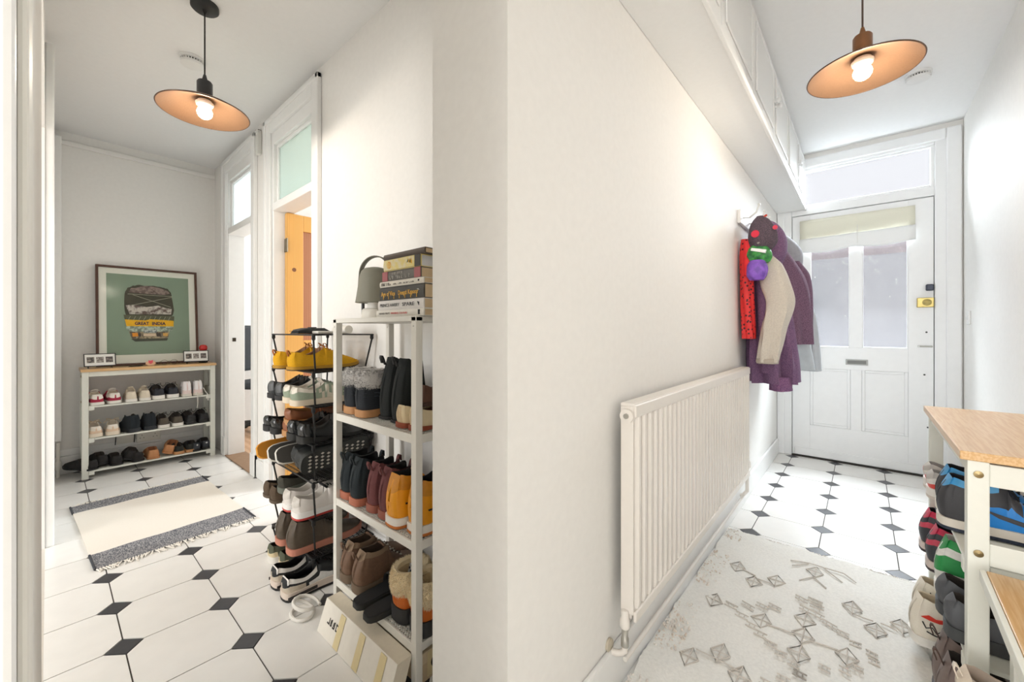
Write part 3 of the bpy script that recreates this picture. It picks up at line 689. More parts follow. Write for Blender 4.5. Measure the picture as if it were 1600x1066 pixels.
# ------------------------------------------------------------------ shoes
PLAN = [(0, .12), (.005, .33), (.012, .48), (.03, .64), (.06, .74), (.12, .82), (.25, .82), (.4, .82), (.55, .92), (.68, 1.0), (.8, .97), (.89, .82), (.95, .6), (.985, .34), (1, .12)]
def shoe(L=.27, Wd=.095, top=(), u1=.42, sole=.02, mats=None, regions=(), laces=None, tongue=None, rim=.8, out=None, midsole=None, tab=None, spring=.012, heel=.0, bows=None, lean=.0, toe=1.0, name='shoe'):
    """returns an Empty with its parts; heel at local x=0, toe towards +x, sole on z=0"""
    t = thing(name, 'shoe', 'shoe')
    ub = .042
    us = sorted(set([0, .005, .012, .03, ub - .002, ub + .014, .085, .12, .16, .2, .24, .28, .32, .36, .4, u1 - .004, u1 + .012, .46, .5, .55, .6, .65, .7, .75, .8, .85, .89, .925, .95, .97, .985, 1.0]))
    us = [u for k_, u in enumerate(us) if k_ == 0 or u - us[k_ - 1] > .004 or u in (u1 - .004, u1 + .012)]
    def zsole(u): return sole + heel * max(0, 1 - u / .4) + spring * max(0, (u - .7) / .3) ** 2
    NV = 21; rows = []; ops = []
    for u in us:
        w = sinterp(PLAN, u) * Wd / 2
        if u > .8: w *= lerp(1, toe, (u - .8) / .2)
        zs = zsole(u) - .002; zt = max(sinterp(top, u), zs + .006); H = zt - zs
        o_ = 1 if ub < u < u1 else 0; ops.append(o_)
        x = u * L; r = []
        for j in range(NV):
            k_ = min(j, NV - 1 - j); sg = 1 if j < 10 else -1
            uc, hw = (ub + u1) / 2, (u1 - ub) / 2 * 1.12
            rs = rim * math.sqrt(max(.12, 1 - (abs(u - uc) / hw) ** 5)) if u >= ub else rim * (.72 + .28 * u / ub)
            if not o_ and u > ub:
                tb = min(1, max(0, (u - u1) / .14))
                th = PI * j / (NV - 1); c_ = math.cos(th); s_ = math.sin(th); e = lerp(.45, .62, tb)
                y = w * math.copysign(abs(c_) ** e, c_); z = zs + H * s_ ** lerp(.5, .8, tb)
            elif not o_:
                a = min(1, k_ / 6); z = zs + H * a; y = w * (1 - (1 - rs) * a ** 1.5 + .05 * math.sin(PI * a))
                if k_ > 6: y *= (10 - k_) / 4.0; z += .0015
                y *= sg
            else:
                if k_ <= 6:
                    a = k_ / 6; z = zs + H * a; y = w * (1 - (1 - rs) * a ** 1.5 + .05 * math.sin(PI * a))
                elif k_ == 7: y = max(.002, w * rs - .005); z = zt - .002
                elif k_ == 8: y = max(.002, w * rs - .006); z = lerp(zt, zs, .5)
                elif k_ == 9: y = w * .72; z = zs + .010
                else: y = 0; z = zs + .008
                y *= sg
            hx_ = (z - zs) / max(.08, H)
            xx = x + (1 - u) ** 5 * (.012 * hx_ ** 2 - .008 * math.sin(PI * min(1, hx_))) + lean * max(0, z - .06) * max(0, 1 - u * 1.6)
            r.append((xx, y, z))
        rows.append(r)
    groups = {}
    for i in range(len(us) - 1):
        for j in range(NV - 1):
            k_ = min(j, NV - 2 - j)
            um = (us[i] + us[i + 1]) / 2; hm = min(1, (k_ + .5) / 6.0)
            if (ops[i] or ops[i + 1]) and k_ >= 6: nm = 'lining'
            else:
                nm = 'upper'
                for rn, fn in regions:
                    if fn(um, hm, 1 if j < 10 else -1): nm = rn; break
            groups.setdefault(nm, []).append((i, j))
    for nm in [g for g in groups if g not in ('upper', 'lining')]:
        left = set(groups.pop(nm)); q = 0
        while left:
            todo = [left.pop()]; comp = []
            while todo:
                a = todo.pop(); comp.append(a)
                for d in ((a[0] + 1, a[1]), (a[0] - 1, a[1]), (a[0], a[1] + 1), (a[0], a[1] - 1)):
                    if d in left: left.discard(d); todo.append(d)
            groups[nm + '@%d' % q] = comp; q += 1
    capped = (0, 0) not in groups.get('upper', [])
    for nm, cells in groups.items():
        nm = nm.split('@')[0]; idx = {}; v = []; f = []
        for i, j in cells:
            q = []
            for a, b in ((i, j), (i, j + 1), (i + 1, j + 1), (i + 1, j)):
                if (a, b) not in idx: idx[(a, b)] = len(v); v.append(rows[a][b])
                q.append(idx[(a, b)])
            f.append(tuple(q))
        if (0, 0) in cells and nm in ('upper', 'heel_counter', 'heel_panel', 'heel_tab', 'heel_strip', 'heel_stripe', 'heel_flash') or (nm == 'upper' and not capped):
            capped = True; b0 = len(v); v += [rows[0][j_] for j_ in range(NV)]; f.append(tuple(range(b0, b0 + NV)))
        m = MB(); m.v = v; m.f = f
        me = m.mesh(nm, mats.get(nm, mats['upper']), 60); link(nm, me, t)
    # sole
    def outline(k_, zf, x_off=0.0):
        pts = []
        uu = [0, .012, .03, .06, .12, .2, .3, .4, .5, .6, .7, .8, .88, .94, .975, 1]
        for sg in (1, -1):
            for u in (uu if sg == 1 else uu[::-1]):
                w = sinterp(PLAN, u) * Wd / 2
                if u > .8: w *= lerp(1, toe, (u - .8) / .2)
                pts.append((lerp(-.005, L + .005, u), sg * (w * k_ + .003), zf(u)))
        return pts
    def slab_(zf0, zf1, nm, mat, k_=1.04):
        a = outline(k_, zf0); b = outline(k_, zf1); n_ = len(a)
        m = MB().add(a + b, [tuple(range(n_))[::-1], tuple(range(n_, 2 * n_))] + [(i, (i + 1) % n_, (i + 1) % n_ + n_, i + n_) for i in range(n_)])
        m.build(nm, mat, t, 50)
    lift = lambda u: spring * max(0, (u - .7) / .3) ** 2
    if midsole:
        slab_(lambda u: lift(u), lambda u: lift(u) + sole * .28, 'outsole', mats['sole'])
        slab_(lambda u: lift(u) + sole * .281, zsole, 'midsole', midsole, 1.03)
    else:
        slab_(lambda u: lift(u) if heel < .01 or u < .36 or u > .5 else lift(u) + heel * .6, zsole, 'sole', mats['sole'])
    def ztop(u): return sinterp(top, u)
    if laces:
        m = MB(); n_ = 5
        for q in range(n_):
            u = u1 + .03 + q * .045; w = sinterp(PLAN, u) * Wd / 2 * .42; z = ztop(u)
            m.tube([(u * L - .006, -w, z - .007), (u * L, -w * .4, z + .002), (u * L + .002, w * .4, z + .002), (u * L - .006, w, z - .007)], .0026, 5)
            m.tube([(u * L, -w * .9, z - .006), (u * L + .018, w * .9, z - .008)], .002, 5)
        m.build('laces', laces, t, True)
    if bows:
        m = MB(); z = ztop(u1) + .003; x = u1 * L + .01
        for sg in (1, -1):
            m.tube([(x, 0, z), (x - .012, sg * .016, z + .012), (x - .01, sg * .032, z + .014), (x, sg * .03, z + .002), (x, sg * .004, z)], .0022, 5)
            m.tube([(x, 0, z), (x - .006, sg * .03, z + .002), (x + .004, sg * .045, z - .016)], .002, 5)
        m.build('bow', bows, t, True)
    if tongue:
        z = ztop(u1); x = u1 * L; w = Wd * .27
        rows_ = []
        for a in range(6):
            k_ = a / 5
            rows_.append([(x - .03 * k_ + .016, w * (1 - .15 * k_) * s_, z - .012 + .03 * k_ - .006 * s_ * s_) for s_ in (-1, -.5, 0, .5, 1)])
        o = MB().grid(rows_).build('tongue', tongue, t, True); md = o.modifiers.new('thick', 'SOLIDIFY'); md.thickness = .005
    if tab:
        z = ztop(0.03); m = MB()
        P_ = [(.010, z - .02), (.002, z + .002), (-.003, z + .012), (-.008, z + .013), (-.010, z + .004), (-.004, z - .014)]
        m.grid([[(a, -.007, b), (a, .007, b)] for a, b in P_])
        o = m.build('pull_tab', tab, t, True); md = o.modifiers.new('thick', 'SOLIDIFY'); md.thickness = .0022
    return t

def place(t, label, loc, rotz, group, cat='shoe', roll=0.0, pitch=0.0):
    t.location = loc; t.rotation_euler = (roll, pitch, rotz); t['label'] = label; t['category'] = cat; t['group'] = group
    return t
def pair(t, locs, rots, labels, group, cat='shoe'):
    """places the shoe and copies of it"""
    src = t
    for q in range(len(locs)):
        c = src if q == 0 else copy_tree(src)
        r = rots[q] if isinstance(rots[q], tuple) else (0, 0, rots[q])
        place(c, labels[q], locs[q], r[2], group, cat, r[0], r[1])
LOW = [(0, .062), (.05, .075), (.12, .07), (.25, .062), (.38, .078), (.44, .092), (.55, .082), (.7, .062), (.85, .046), (.95, .034), (1, .024)]
LOAF = [(0, .055), (.05, .066), (.15, .058), (.3, .05), (.4, .058), (.47, .072), (.6, .064), (.75, .052), (.88, .042), (.96, .034), (1, .022)]
HIGH = [(0, .12), (.05, .135), (.15, .13), (.3, .128), (.36, .135), (.4, .132), (.46, .105), (.55, .085), (.7, .064), (.85, .05), (.95, .038), (1, .026)]
CHEL = [(0, .155), (.05, .172), (.15, .165), (.3, .165), (.38, .172), (.405, .168), (.45, .12), (.52, .092), (.65, .072), (.8, .058), (.92, .046), (1, .028)]
SOCK = [(0, .215), (.05, .235), (.15, .225), (.3, .222), (.37, .228), (.4, .22), (.44, .14), (.52, .1), (.65, .076), (.8, .058), (.92, .044), (1, .026)]
FURB = [(0, .155), (.05, .165), (.15, .165), (.3, .165), (.4, .165), (.43, .15), (.48, .115), (.56, .09), (.68, .078), (.82, .066), (.93, .052), (1, .03)]
def suede(c, v=.08): return M(c, .9, var=v, bump=.25, scale=220)
def leather(c, r=.4, v=.06): return M(c, r, var=v, bump=.12, scale=90)
def canvas(c): return M(c, .9, var=.04, bump=.3, scale=420)
RUB = M((236, 232, 224), .5, var=.03)
GUM = M((192, 140, 92), .55, var=.05)
LIN = M((58, 52, 48), .95, var=.1, bump=.2, scale=200)
LINC = M((206, 192, 172), .95, var=.06, bump=.2, scale=200)

# ---- rack under the poster (toes to the wall)
GA = 'pairs of shoes on the rack under the poster'
H90 = PI / 2; ya = 4.118
def two(desc, where): return ['left one of the %s, %s' % (desc, where), 'right one of the %s, %s' % (desc, where)]
w1, w2, w3 = 'top shelf under the poster', 'middle shelf under the poster', 'bottom shelf under the poster'
z1_, z2_, z3_ = TA[0] + .003, TA[1] + .003, TA[2] + .003
pair(shoe(.25, .085, LOW, mats=dict(upper=canvas((170, 48, 72)), heel_panel=canvas((240, 232, 222)), lining=LINC, sole=RUB), regions=[('heel_panel', lambda u, h, s: h > .5 and u < .4), ('toe_cap', lambda u, h, s: u > .9)], laces=M((240, 236, 228), .9), tongue=canvas((240, 232, 222))),
     [(.232, ya, z1_), (.322, ya + .004, z1_)], [H90 + .12, H90 + .1], two('burgundy and white canvas shoes', w1), GA)
pair(shoe(.24, .075, LOW, mats=dict(upper=canvas((232, 220, 200)), lining=LINC, sole=RUB), laces=M((236, 228, 214), .9), tongue=canvas((232, 220, 200))),
     [(.408, ya, z1_), (.486, ya, z1_)], [H90 - .04, H90], two('cream canvas shoes', w1), GA)
pair(shoe(.25, .085, [(a, b * 1.08) for a, b in LOW], sole=.028, mats=dict(upper=leather((34, 36, 46), .5), lining=LIN, sole=RUB), laces=M((30, 30, 36), .9), bows=M((24, 24, 28), .9)),
     [(.567, ya, z1_), (.652, ya, z1_)], [H90 + .08, H90 + .02], two('navy shoes with thick white soles', w1), GA)
pair(shoe(.245, .075, [(a, b * .88) for a, b in HIGH], mats=dict(upper=canvas((244, 240, 240)), lining=LINC, sole=M((222, 214, 202), .6), heel_panel=canvas((240, 220, 216))), laces=M((244, 242, 238), .9), regions=[('heel_panel', lambda u, h, s: u < .1 and h < .35)]),
     [(.738, ya, z1_), (.812, ya, z1_)], [H90, H90], two('white canvas high tops', w1), GA)
lc = MB().tube([(.795, 4.105, z1_ + .03), (.80, 4.095, z1_), (.802, 4.098, z1_ - .06), (.798, 4.10, z1_ - .1)], .0025, 5).tube([(.84, 4.11, z1_ + .06), (.868, 4.098, z1_ + .0), (.872, 4.098, z1_ - .05)], .0025, 5)
tag(lc.build('shoelace', M((238, 234, 226), .9), None, True), 'loose white lace hanging over the top shelf edge', 'shoelace')
pair(shoe(.25, .085, LOW, sole=.026, mats=dict(upper=leather((240, 230, 216), .5), heel_panel=leather((232, 204, 176), .5), lining=LINC, sole=M((234, 220, 200), .6)), regions=[('heel_panel', lambda u, h, s: u < .12 and h < .5)], laces=M((238, 228, 214), .9), bows=M((222, 196, 158), .9)),
     [(.225, ya + .01, z2_), (.31, ya + .008, z2_)], [H90 + .1, H90 - .05], two('scuffed off-white trainers', w2), GA)
pair(shoe(.26, .088, [(a, b * .92) for a, b in HIGH], sole=.026, mats=dict(upper=suede((30, 36, 42)), lining=LIN, sole=M((36, 40, 46), .6)), laces=M((26, 28, 32), .9)),
     [(.432, ya, z2_), (.52, ya + .005, z2_)], [H90 + .3, H90 + .1], two('black suede high tops', w2), GA)
pair(shoe(.255, .08, LOW, sole=.024, mats=dict(upper=canvas((92, 84, 74)), lining=LIN, sole=RUB), laces=M((40, 38, 36), .9), bows=M((32, 30, 28), .9)),
     [(.598, ya, z2_), (.682, ya, z2_)], [H90 + .06, H90], two('grey-brown canvas shoes with white soles', w2), GA)
pair(shoe(.255, .085, LOW, sole=.022, mats=dict(upper=leather((30, 30, 32), .6), lining=LIN, sole=BLACK), laces=M((20, 20, 20), .9), bows=M((18, 18, 18), .9)),
     [(.768, ya, z2_), (.85, ya, z2_)], [H90 + .12, H90 + .05], two('all-black lace shoes', w2), GA)
bk = lambda: shoe(.25, .078, LOAF, u1=.47, sole=.012, mats=dict(upper=suede((40, 38, 38)), lining=LIN, sole=BLACK))
pair(bk(), [(.215, ya - .004, z3_), (.262, ya + .03, z3_ + .018)], [H90 + .55, H90 + .15], two('matt black slip-on flats, leftmost pair', w3), GA)
pair(bk(), [(.335, ya + .012, z3_), (.392, ya + .03, z3_ + .02)], [H90 + .1, (.35, 0, H90 - .1)], two('black slip-ons leaning together, second pair', w3), GA)
t = bk(); MB().tube([(.02, -.024, .052), (.03, -.036, .04), (.05, -.04, .03)], .004, 6).build('silver_trim', M((230, 230, 228), .3, metal=.8), t, True)
place(t, 'black flat with a bright silver trim, bottom shelf under the poster', (.452, ya + .006, z3_), H90 + .2, GA)
pair(shoe(.25, .085, LOAF, u1=.47, sole=.014, mats=dict(upper=leather((196, 138, 92), .55), lining=M((150, 96, 62), .8), sole=M((178, 122, 80), .6))),
     [(.535, ya, z3_), (.618, ya + .02, z3_ + .016)], [H90, (.28, -.10, H90 - .28)], ['upright one of the tan leather loafers, bottom shelf under the poster', 'tilted one of the tan leather loafers, bottom shelf under the poster'], GA)
pair(shoe(.245, .078, LOAF, u1=.47, sole=.022, mats=dict(upper=suede((40, 42, 38)), lining=LIN, sole=GUM)),
     [(.69, ya, z3_), (.764, ya, z3_)], [H90, H90 - .05], two('black shoes with gum soles', w3), GA)
def studded():
    t = shoe(.245, .078, LOAF, u1=.47, sole=.016, mats=dict(upper=leather((46, 50, 58), .4), lining=LIN, sole=BLACK))
    MB().lathe([(0, -.004), (.006, -.002), (.006, .002), (0, .004)], 10, (-.006, 0, .05), 'x').build('stud', M((240, 240, 240), .2, metal=.6), t, True); return t
pair(studded(), [(.80, ya - .002, z3_), (.866, ya + .012, z3_ + .004)], [H90 + .18, H90 - .04], two('navy flats with a white heel stud', w3), GA)

# ---- wire rack (toes to the wall)
GD = 'shoes on the black wire rack'
xd = .668
def fn(desc, where): return ['farther of the %s, %s' % (desc, where), 'nearer of the %s, %s' % (desc, where)]
ZT = [z + .004 for z in TD]
YEL = suede((224, 168, 22), .06)
pair(shoe(.30, .10, [(a, b * 1.02) for a, b in LOW], sole=.016, u1=.45, mats=dict(upper=YEL, lining=M((150, 110, 80), .9), sole=M((74, 56, 36), .7)), laces=M((196, 120, 30), .9), bows=M((150, 92, 40), .9), tab=M((170, 96, 40), .8), midsole=M((186, 140, 40), .7)),
     [(xd - .02, 1.93, ZT[1]), (xd - .008, 1.805, ZT[1])], [.0, .02], fn('mustard yellow suede shoes', 'second wire rack tier'), GD)
pair(shoe(.29, .095, LOW, sole=.02, mats=dict(upper=M((62, 64, 66), .85, var=.2, bump=.4, scale=160), heel_tab=leather((88, 90, 92)), lining=LIN, sole=M((40, 40, 42), .7)), regions=[('heel_tab', lambda u, h, s: u < .05 and h > .3)], laces=BLACK),
     [(xd, 2.06, ZT[2]), (xd, 1.965, ZT[2])], [0, 0], fn('charcoal grey running shoes', 'third wire rack tier'), GD)
SAGE = suede((156, 168, 148), .05)
pair(shoe(.29, .095, LOW, sole=.024, mats=dict(upper=SAGE, heel_tab=leather((236, 228, 214)), side_stripe=leather((214, 206, 188)), lining=M((228, 218, 204), .9), sole=M((226, 212, 190), .6)),
          regions=[('heel_tab', lambda u, h, s: h > .62 and u < .3), ('side_stripe', lambda u, h, s: h < .9 and ((.36 < u + h * .04 < .40) or (.44 < u + h * .04 < .49) or (.52 < u + h * .04 < .57)))], laces=M((176, 180, 164), .9), tongue=leather((232, 224, 210))),
     [(xd - .002, 1.868, ZT[2]), (xd - .01, 1.768, ZT[2])], [0, 0], fn('sage green striped trainers', 'third wire rack tier'), GD)
GLB = M((30, 32, 34), .18, var=.1, coat=.3)
pair(shoe(.285, .085, LOAF, u1=.46, sole=.012, heel=.016, mats=dict(upper=GLB, lining=LIN, sole=BLACK), spring=.006),
     [(xd - .012, 2.08, ZT[3]), (xd - .01, 1.995, ZT[3])], [.0, .0], fn('glossy black slip-on dress shoes', 'fourth tier, outer end by the doorway'), GD)
pair(shoe(.285, .09, LOAF, u1=.46, sole=.014, heel=.01, mats=dict(upper=leather((146, 88, 54), .4), lining=M((196, 150, 104), .7), sole=M((190, 140, 90), .6))),
     [(xd + .012, 1.915, ZT[3]), (xd + .015, 1.90, ZT[3] + .052)], [(.0, 0, 0), (.1, -.05, .02)], ['lower one of the brown leather loafers, fourth tier of the wire rack', 'upper one of the brown leather loafers, fourth tier of the wire rack'], GD)
pair(shoe(.30, .09, [(a, b * 1.06) for a, b in LOW], u1=.44, sole=.012, heel=.018, mats=dict(upper=GLB, lining=LIN, sole=M((30, 30, 28), .6)), laces=BLACK, spring=.006),
     [(xd, 1.83, ZT[3]), (xd + .006, 1.742, ZT[3])], [0, .02], fn('polished black lace-up dress shoes', 'fourth wire rack tier'), GD)

def sandal(L, Wd, base, foot, strap, nstraps=2, name='sandal', base_h=.022):
    t = thing(name, 'sandal', 'sandal')
    def ring(k_, z):
        pts = []
        uu = [0, .03, .08, .2, .35, .5, .65, .8, .9, .97, 1]
        for sg in (1, -1):
            for u in (uu if sg == 1 else uu[::-1]):
                w = [(0, .35), (.03, .6), (.08, .75), (.2, .84), (.4, .82), (.6, .95), (.75, 1), (.88, .86), (.96, .55), (1, .3)]
                pts.append((u * L, sg * interp(w, u) * Wd / 2 * k_, z))
        return pts
    a, b = ring(1, 0), ring(1.0, base_h); n_ = len(a)
    MB().add(a + b, [tuple(range(n_))[::-1], tuple(range(n_, 2 * n_))] + [(i, (i + 1) % n_, (i + 1) % n_ + n_, i + n_) for i in range(n_)]).build('sole', base, t, 50, bevel=.003)
    a, b = ring(.9, base_h), ring(.88, base_h + .003)
    MB().add(a + b, [tuple(range(n_))[::-1], tuple(range(n_, 2 * n_))] + [(i, (i + 1) % n_, (i + 1) % n_ + n_, i + n_) for i in range(n_)]).build('footbed', foot, t, 50)
    for q in range(nstraps):
        u0 = .52 + q * .17 if nstraps > 1 else .5; uw = .13 if nstraps > 1 else .28
        rows = []
        for i in range(5):
            u = u0 + uw * i / 4; w = Wd / 2 * (.97 if u < .6 else 1.0)
            rows.append([(u * L, w * math.cos(PI * k_ / 12), base_h * .7 + .048 * (1.05 - .35 * (u - .5)) * math.sin(PI * k_ / 12) ** .8) for k_ in range(13)])
        o = MB().grid(rows).build('strap', strap, t, True); md = o.modifiers.new('thick', 'SOLIDIFY'); md.thickness = .005
    return t
place(sandal(.28, .1, M((222, 150, 24), .6), M((200, 132, 36), .8), M((226, 154, 26), .6), 2), 'orange-yellow sandal tipped on its side at the outer end of the wire rack', (.625, 2.10, ZT[4] + .055), .0, GD, 'sandal', 1.15, .0)
ws = lambda: sandal(.28, .1, M((226, 222, 212), .6), M((84, 82, 78), .8), M((214, 210, 200), .6), 2)
pair(ws(), [(.645, 2.02, ZT[4] + .055), (.655, 1.955, ZT[4] + .055)], [(1.2, 0, 0), (1.2, 0, .02)], fn('white strapped sandals tipped on their sides', 'fifth wire rack tier'), GD, 'sandal')
def clog():
    t = shoe(.30, .105, [(0, .07), (.05, .08), (.2, .075), (.35, .085), (.45, .1), (.6, .095), (.75, .085), (.9, .065), (1, .04)], u1=.4, sole=.02, mats=dict(upper=M((34, 36, 36), .55), lining=LIN, sole=M((46, 48, 46), .6)), spring=.0, name='clog')
    DIA = M((206, 202, 190), .5)
    for i, x in enumerate([.03, .055, .08, .105, .185, .21, .235, .26]):
        for jj in range(-2, 3):
            y = (jj + (.5 if i % 2 else 0)) * .017
            if abs(y) > .037: continue
            MB().prism([(x - .0075, y), (x, y - .0055), (x + .0075, y), (x, y + .0055)], -.0016, .001).build('sole_stud', DIA, t)
    MB().box(.125, .168, -.028, .028, -.0012, .001).build('sole_plate', M((112, 106, 84), .6), t)
    return t
place(clog(), 'black clog on edge showing its sole of white diamonds, wire rack', (.668, 1.695, ZT[4] + .068), .0, GD, 'clog', -1.25, -.10)
place(clog(), 'black clog tucked behind the diamond-soled one, wire rack', (.690, 1.792, ZT[4] + .062), .02, GD, 'clog', -1.25, -.05)
pair(shoe(.27, .088, LOAF, u1=.47, sole=.012, mats=dict(upper=suede((92, 76, 60)), lining=LIN, sole=M((96, 82, 66), .7))),
     [(.655, 2.075, ZT[5] + .002), (.652, 1.985, ZT[5] + .002)], [.0, .0], fn('brown suede slip-ons', 'sixth tier, outer end by the doorway'), GD)
place(shoe(.27, .088, LOAF, u1=.47, sole=.024, mats=dict(upper=suede((70, 68, 60)), lining=LIN, sole=M((104, 108, 98), .7))), 'dark olive slip-on wedged above the brown slip-ons, wire rack', (.668, 1.93, ZT[5] + .055), .03, GD, 'shoe', .0, -.05)
WHL = leather((236, 230, 224), .5, .02)
pair(shoe(.30, .1, [(a, b * 1.12) for a, b in LOW], sole=.03, mats=dict(upper=WHL, swoosh=BLACK, heel_tab=leather((214, 208, 200)), lining=M((226, 220, 212), .9), sole=M((190, 60, 52), .5)), midsole=M((244, 242, 238), .5),
          regions=[('heel_tab', lambda u, h, s: u < .06 and h > .5)], laces=M((30, 30, 30), .9), tongue=M((30, 30, 32), .9)),
     [(xd - .005, 1.86, ZT[5]), (xd - .012, 1.745, ZT[5])], [0, .0], fn('chunky white trainers with red soles', 'sixth wire rack tier'), GD)
BRL = leather((84, 72, 58), .5, .12)
pair(shoe(.31, .1, [(a, b * .95 + .0) for a, b in HIGH], sole=.026, mats=dict(upper=BRL, lining=LIN, sole=M((196, 130, 108), .6)), laces=M((40, 34, 28), .9)),
     [(xd - .02, 1.90, ZT[6]), (xd - .02, 1.78, ZT[6])], [0, .0], fn('brown leather lace-up boots with pink soles', 'lowest wire rack tier'), GD, 'boot')
# on the floor under the wire rack
def runner():
    return shoe(.29, .098, [(a, b * 1.1) for a, b in LOW], sole=.034, mats=dict(upper=leather((30, 32, 34), .6), heel_counter=suede((206, 194, 176)), collar=leather((236, 232, 226)), side_mark=leather((236, 234, 230)), lining=BLACK, sole=M((30, 30, 30), .6)), midsole=M((226, 210, 196), .6),
                regions=[('collar', lambda u, h, s: h > .6 and .03 < u < .4), ('heel_counter', lambda u, h, s: u < .26 and h < .55), ('side_mark', lambda u, h, s: .3 < u < .62 and h < .28)], laces=M((34, 34, 34), .9), tongue=M((40, 42, 42), .9))
t = runner()
for q in (-1, 1): MB().box(.0, .11, q * .0465 - .002, q * .0465 + .002, .014, .024).build('midsole_stripe', M((52, 46, 44), .6), t)
pair(t, [(.60, 1.81, .001), (.60, 1.70, .001)], [.0, .02], fn('black and beige trainers', 'on the floor under the wire rack'), GD)
pair(shoe(.28, .095, LOW, sole=.03, mats=dict(upper=canvas((92, 96, 78)), heel_counter=M((222, 206, 168), .7), lining=LIN, sole=RUB), regions=[('heel_counter', lambda u, h, s: u < .1 and h < .5)], laces=M((88, 96, 74), .9), bows=M((88, 96, 74), .9)),
     [(.655, 2.02, .001), (.665, 1.915, .001)], [.05, 0], fn('olive canvas trainers with pale heels', 'on the floor beside the doorway'), GD)

# ---- white shelf rack
GC = 'shoes on the white shelf rack'
xc_ = .722
ZS = [z + .002 for z in TC]
def fur(t, x0, x1, w, z0, z1, cols, n=7000, name='fur_cuff'):
    """fluffy cuff: a soft ring with tufts"""
    m = MB(); cx, rx = (x0 + x1) / 2, (x1 - x0) / 2
    rows = []
    for i in range(11):
        a = i / 10; bul = math.sin(PI * min(1, max(0, a))) ** .6
        rows.append([(cx + (rx + .012 * bul + random.uniform(-.003, .003)) * math.cos(2 * PI * k_ / 36), (w + .012 * bul + random.uniform(-.003, .003)) * math.sin(2 * PI * k_ / 36), lerp(z0, z1, a) + random.uniform(-.003, .003)) for k_ in range(37)])
    rows.append([(cx + (rx - .01) * math.cos(2 * PI * k_ / 36), (w - .01) * math.sin(2 * PI * k_ / 36), z1 - .004) for k_ in range(37)])
    rows.append([(cx + (rx - .012) * math.cos(2 * PI * k_ / 36), (w - .012) * math.sin(2 * PI * k_ / 36), z0 + .01) for k_ in range(37)])
    c = m.grid(rows).build(name, cols[0], t, True)
    for ci, col in enumerate(cols):
        f = MB()
        for q in range(n // len(cols)):
            th = random.uniform(0, 2 * PI); a = random.random(); bul = math.sin(PI * a) ** .6
            p = Vector((cx + (rx + .01 * bul) * math.cos(th), (w + .01 * bul) * math.sin(th), lerp(z0, z1, a)))
            d = Vector((math.cos(th), math.sin(th), (a - .55) * 1.2 + random.uniform(-.4, .4))).normalized()
            L = random.uniform(.004, .010); sd = Vector((-math.sin(th), math.cos(th), random.uniform(-.5, .5))) * .0008
            f.add([p - sd, p + sd, p + d * L], [(0, 1, 2)])
        o = f.build('fur_hair', col, c); o['kind'] = 'stuff'
    return c
def furboot():
    t = shoe(.235, .092, [(a, b * .92) for a, b in FURB], u1=.43, sole=.026, mats=dict(upper=suede((38, 42, 48)), lining=M((190, 184, 176), .95), sole=GUM), rim=.95, name='boot')
    fur(t, .002, .100, .042, .10, .165, [M((206, 202, 198), .95), M((96, 94, 92), .95), M((238, 236, 232), .95)])
    for q in range(2):
        m = MB()
        for sg in (1, -1): m.tube([(.0, sg * .03, .085 - q * .012), (.05, sg * .041, .085 - q * .012), (.1, sg * .038, .07 - q * .016), (.125, sg * .036, .055 - q * .012)], .0015, 5)
        m.build('strap', suede((66, 72, 80)), t, True)
    return t
pair(furboot(), [(xc_, 1.43, ZS[1]), (xc_ - .004, 1.34, ZS[1])], [.0, -.02], fn('navy ankle boots with grey fur cuffs', 'upper white rack shelf'), GC, 'boot')
pair(shoe(.225, .08, [(a, b * .9) for a, b in SOCK], u1=.4, sole=.01, mats=dict(upper=M((28, 32, 32), .85, var=.1, bump=.3, scale=300), lining=BLACK, sole=BLACK), rim=.9, lean=.1, spring=.004, name='boot', tab=BLACK),
     [(xc_ + .035, 1.248, ZS[1]), (xc_ + .028, 1.163, ZS[1])], [0, 0], fn('tall black sock boots', 'upper white rack shelf'), GC, 'boot')
def creamshoe():
    t = shoe(.22, .066, [(0, .062), (.05, .068), (.2, .058), (.38, .056), (.47, .07), (.6, .056), (.75, .044), (.9, .034), (1, .022)], u1=.46, sole=.008, heel=.008, mats=dict(upper=leather((232, 214, 176), .5, .03), heel_strip=leather((214, 190, 150), .5), lining=M((120, 80, 60), .8), sole=M((150, 72, 44), .6)), regions=[('heel_strip', lambda u, h, s: u < .02)])
    return t
pair(creamshoe(), [(xc_ + .004, 1.10, ZS[1]), (xc_ + .006, 1.034, ZS[1])], [0, 0], fn('cream leather pumps with rust soles', 'upper white rack shelf'), GC)
place(shoe(.2, .07, LOAF, u1=.47, sole=.012, mats=dict(upper=leather((92, 60, 44), .5), lining=LIN, sole=M((70, 44, 30), .6))), 'dark brown loafer resting on the cream pumps', (xc_ + .05, 1.06, ZS[1] + .066), .0, GC, 'shoe', .0, .0)
def chelsea(col, el, solec, L=.26, Wd=.088, k_=.95):
    t = shoe(L, Wd, [(a, b * k_) for a, b in CHEL], u1=.41, sole=.026, mats=dict(upper=suede(col, .1), elastic=M(el, .95, var=.2, bump=.5, scale=300, stretch=(1, 1, .05)), lining=BLACK, sole=solec), rim=.92, lean=.05, tab=suede(col), name='boot',
             regions=[('elastic', lambda u, h, s: .17 < u < .33 and h > .42)])
    z = .168 * k_
    o = MB().grid([[(a, -.008, b), (a, .008, b)] for a, b in ((.104, z - .02), (.110, z + .002), (.115, z + .010), (.121, z + .008), (.122, z - .012))]).build('front_tab', suede(col), t, True); md = o.modifiers.new('thick', 'SOLIDIFY'); md.thickness = .0025
    return t
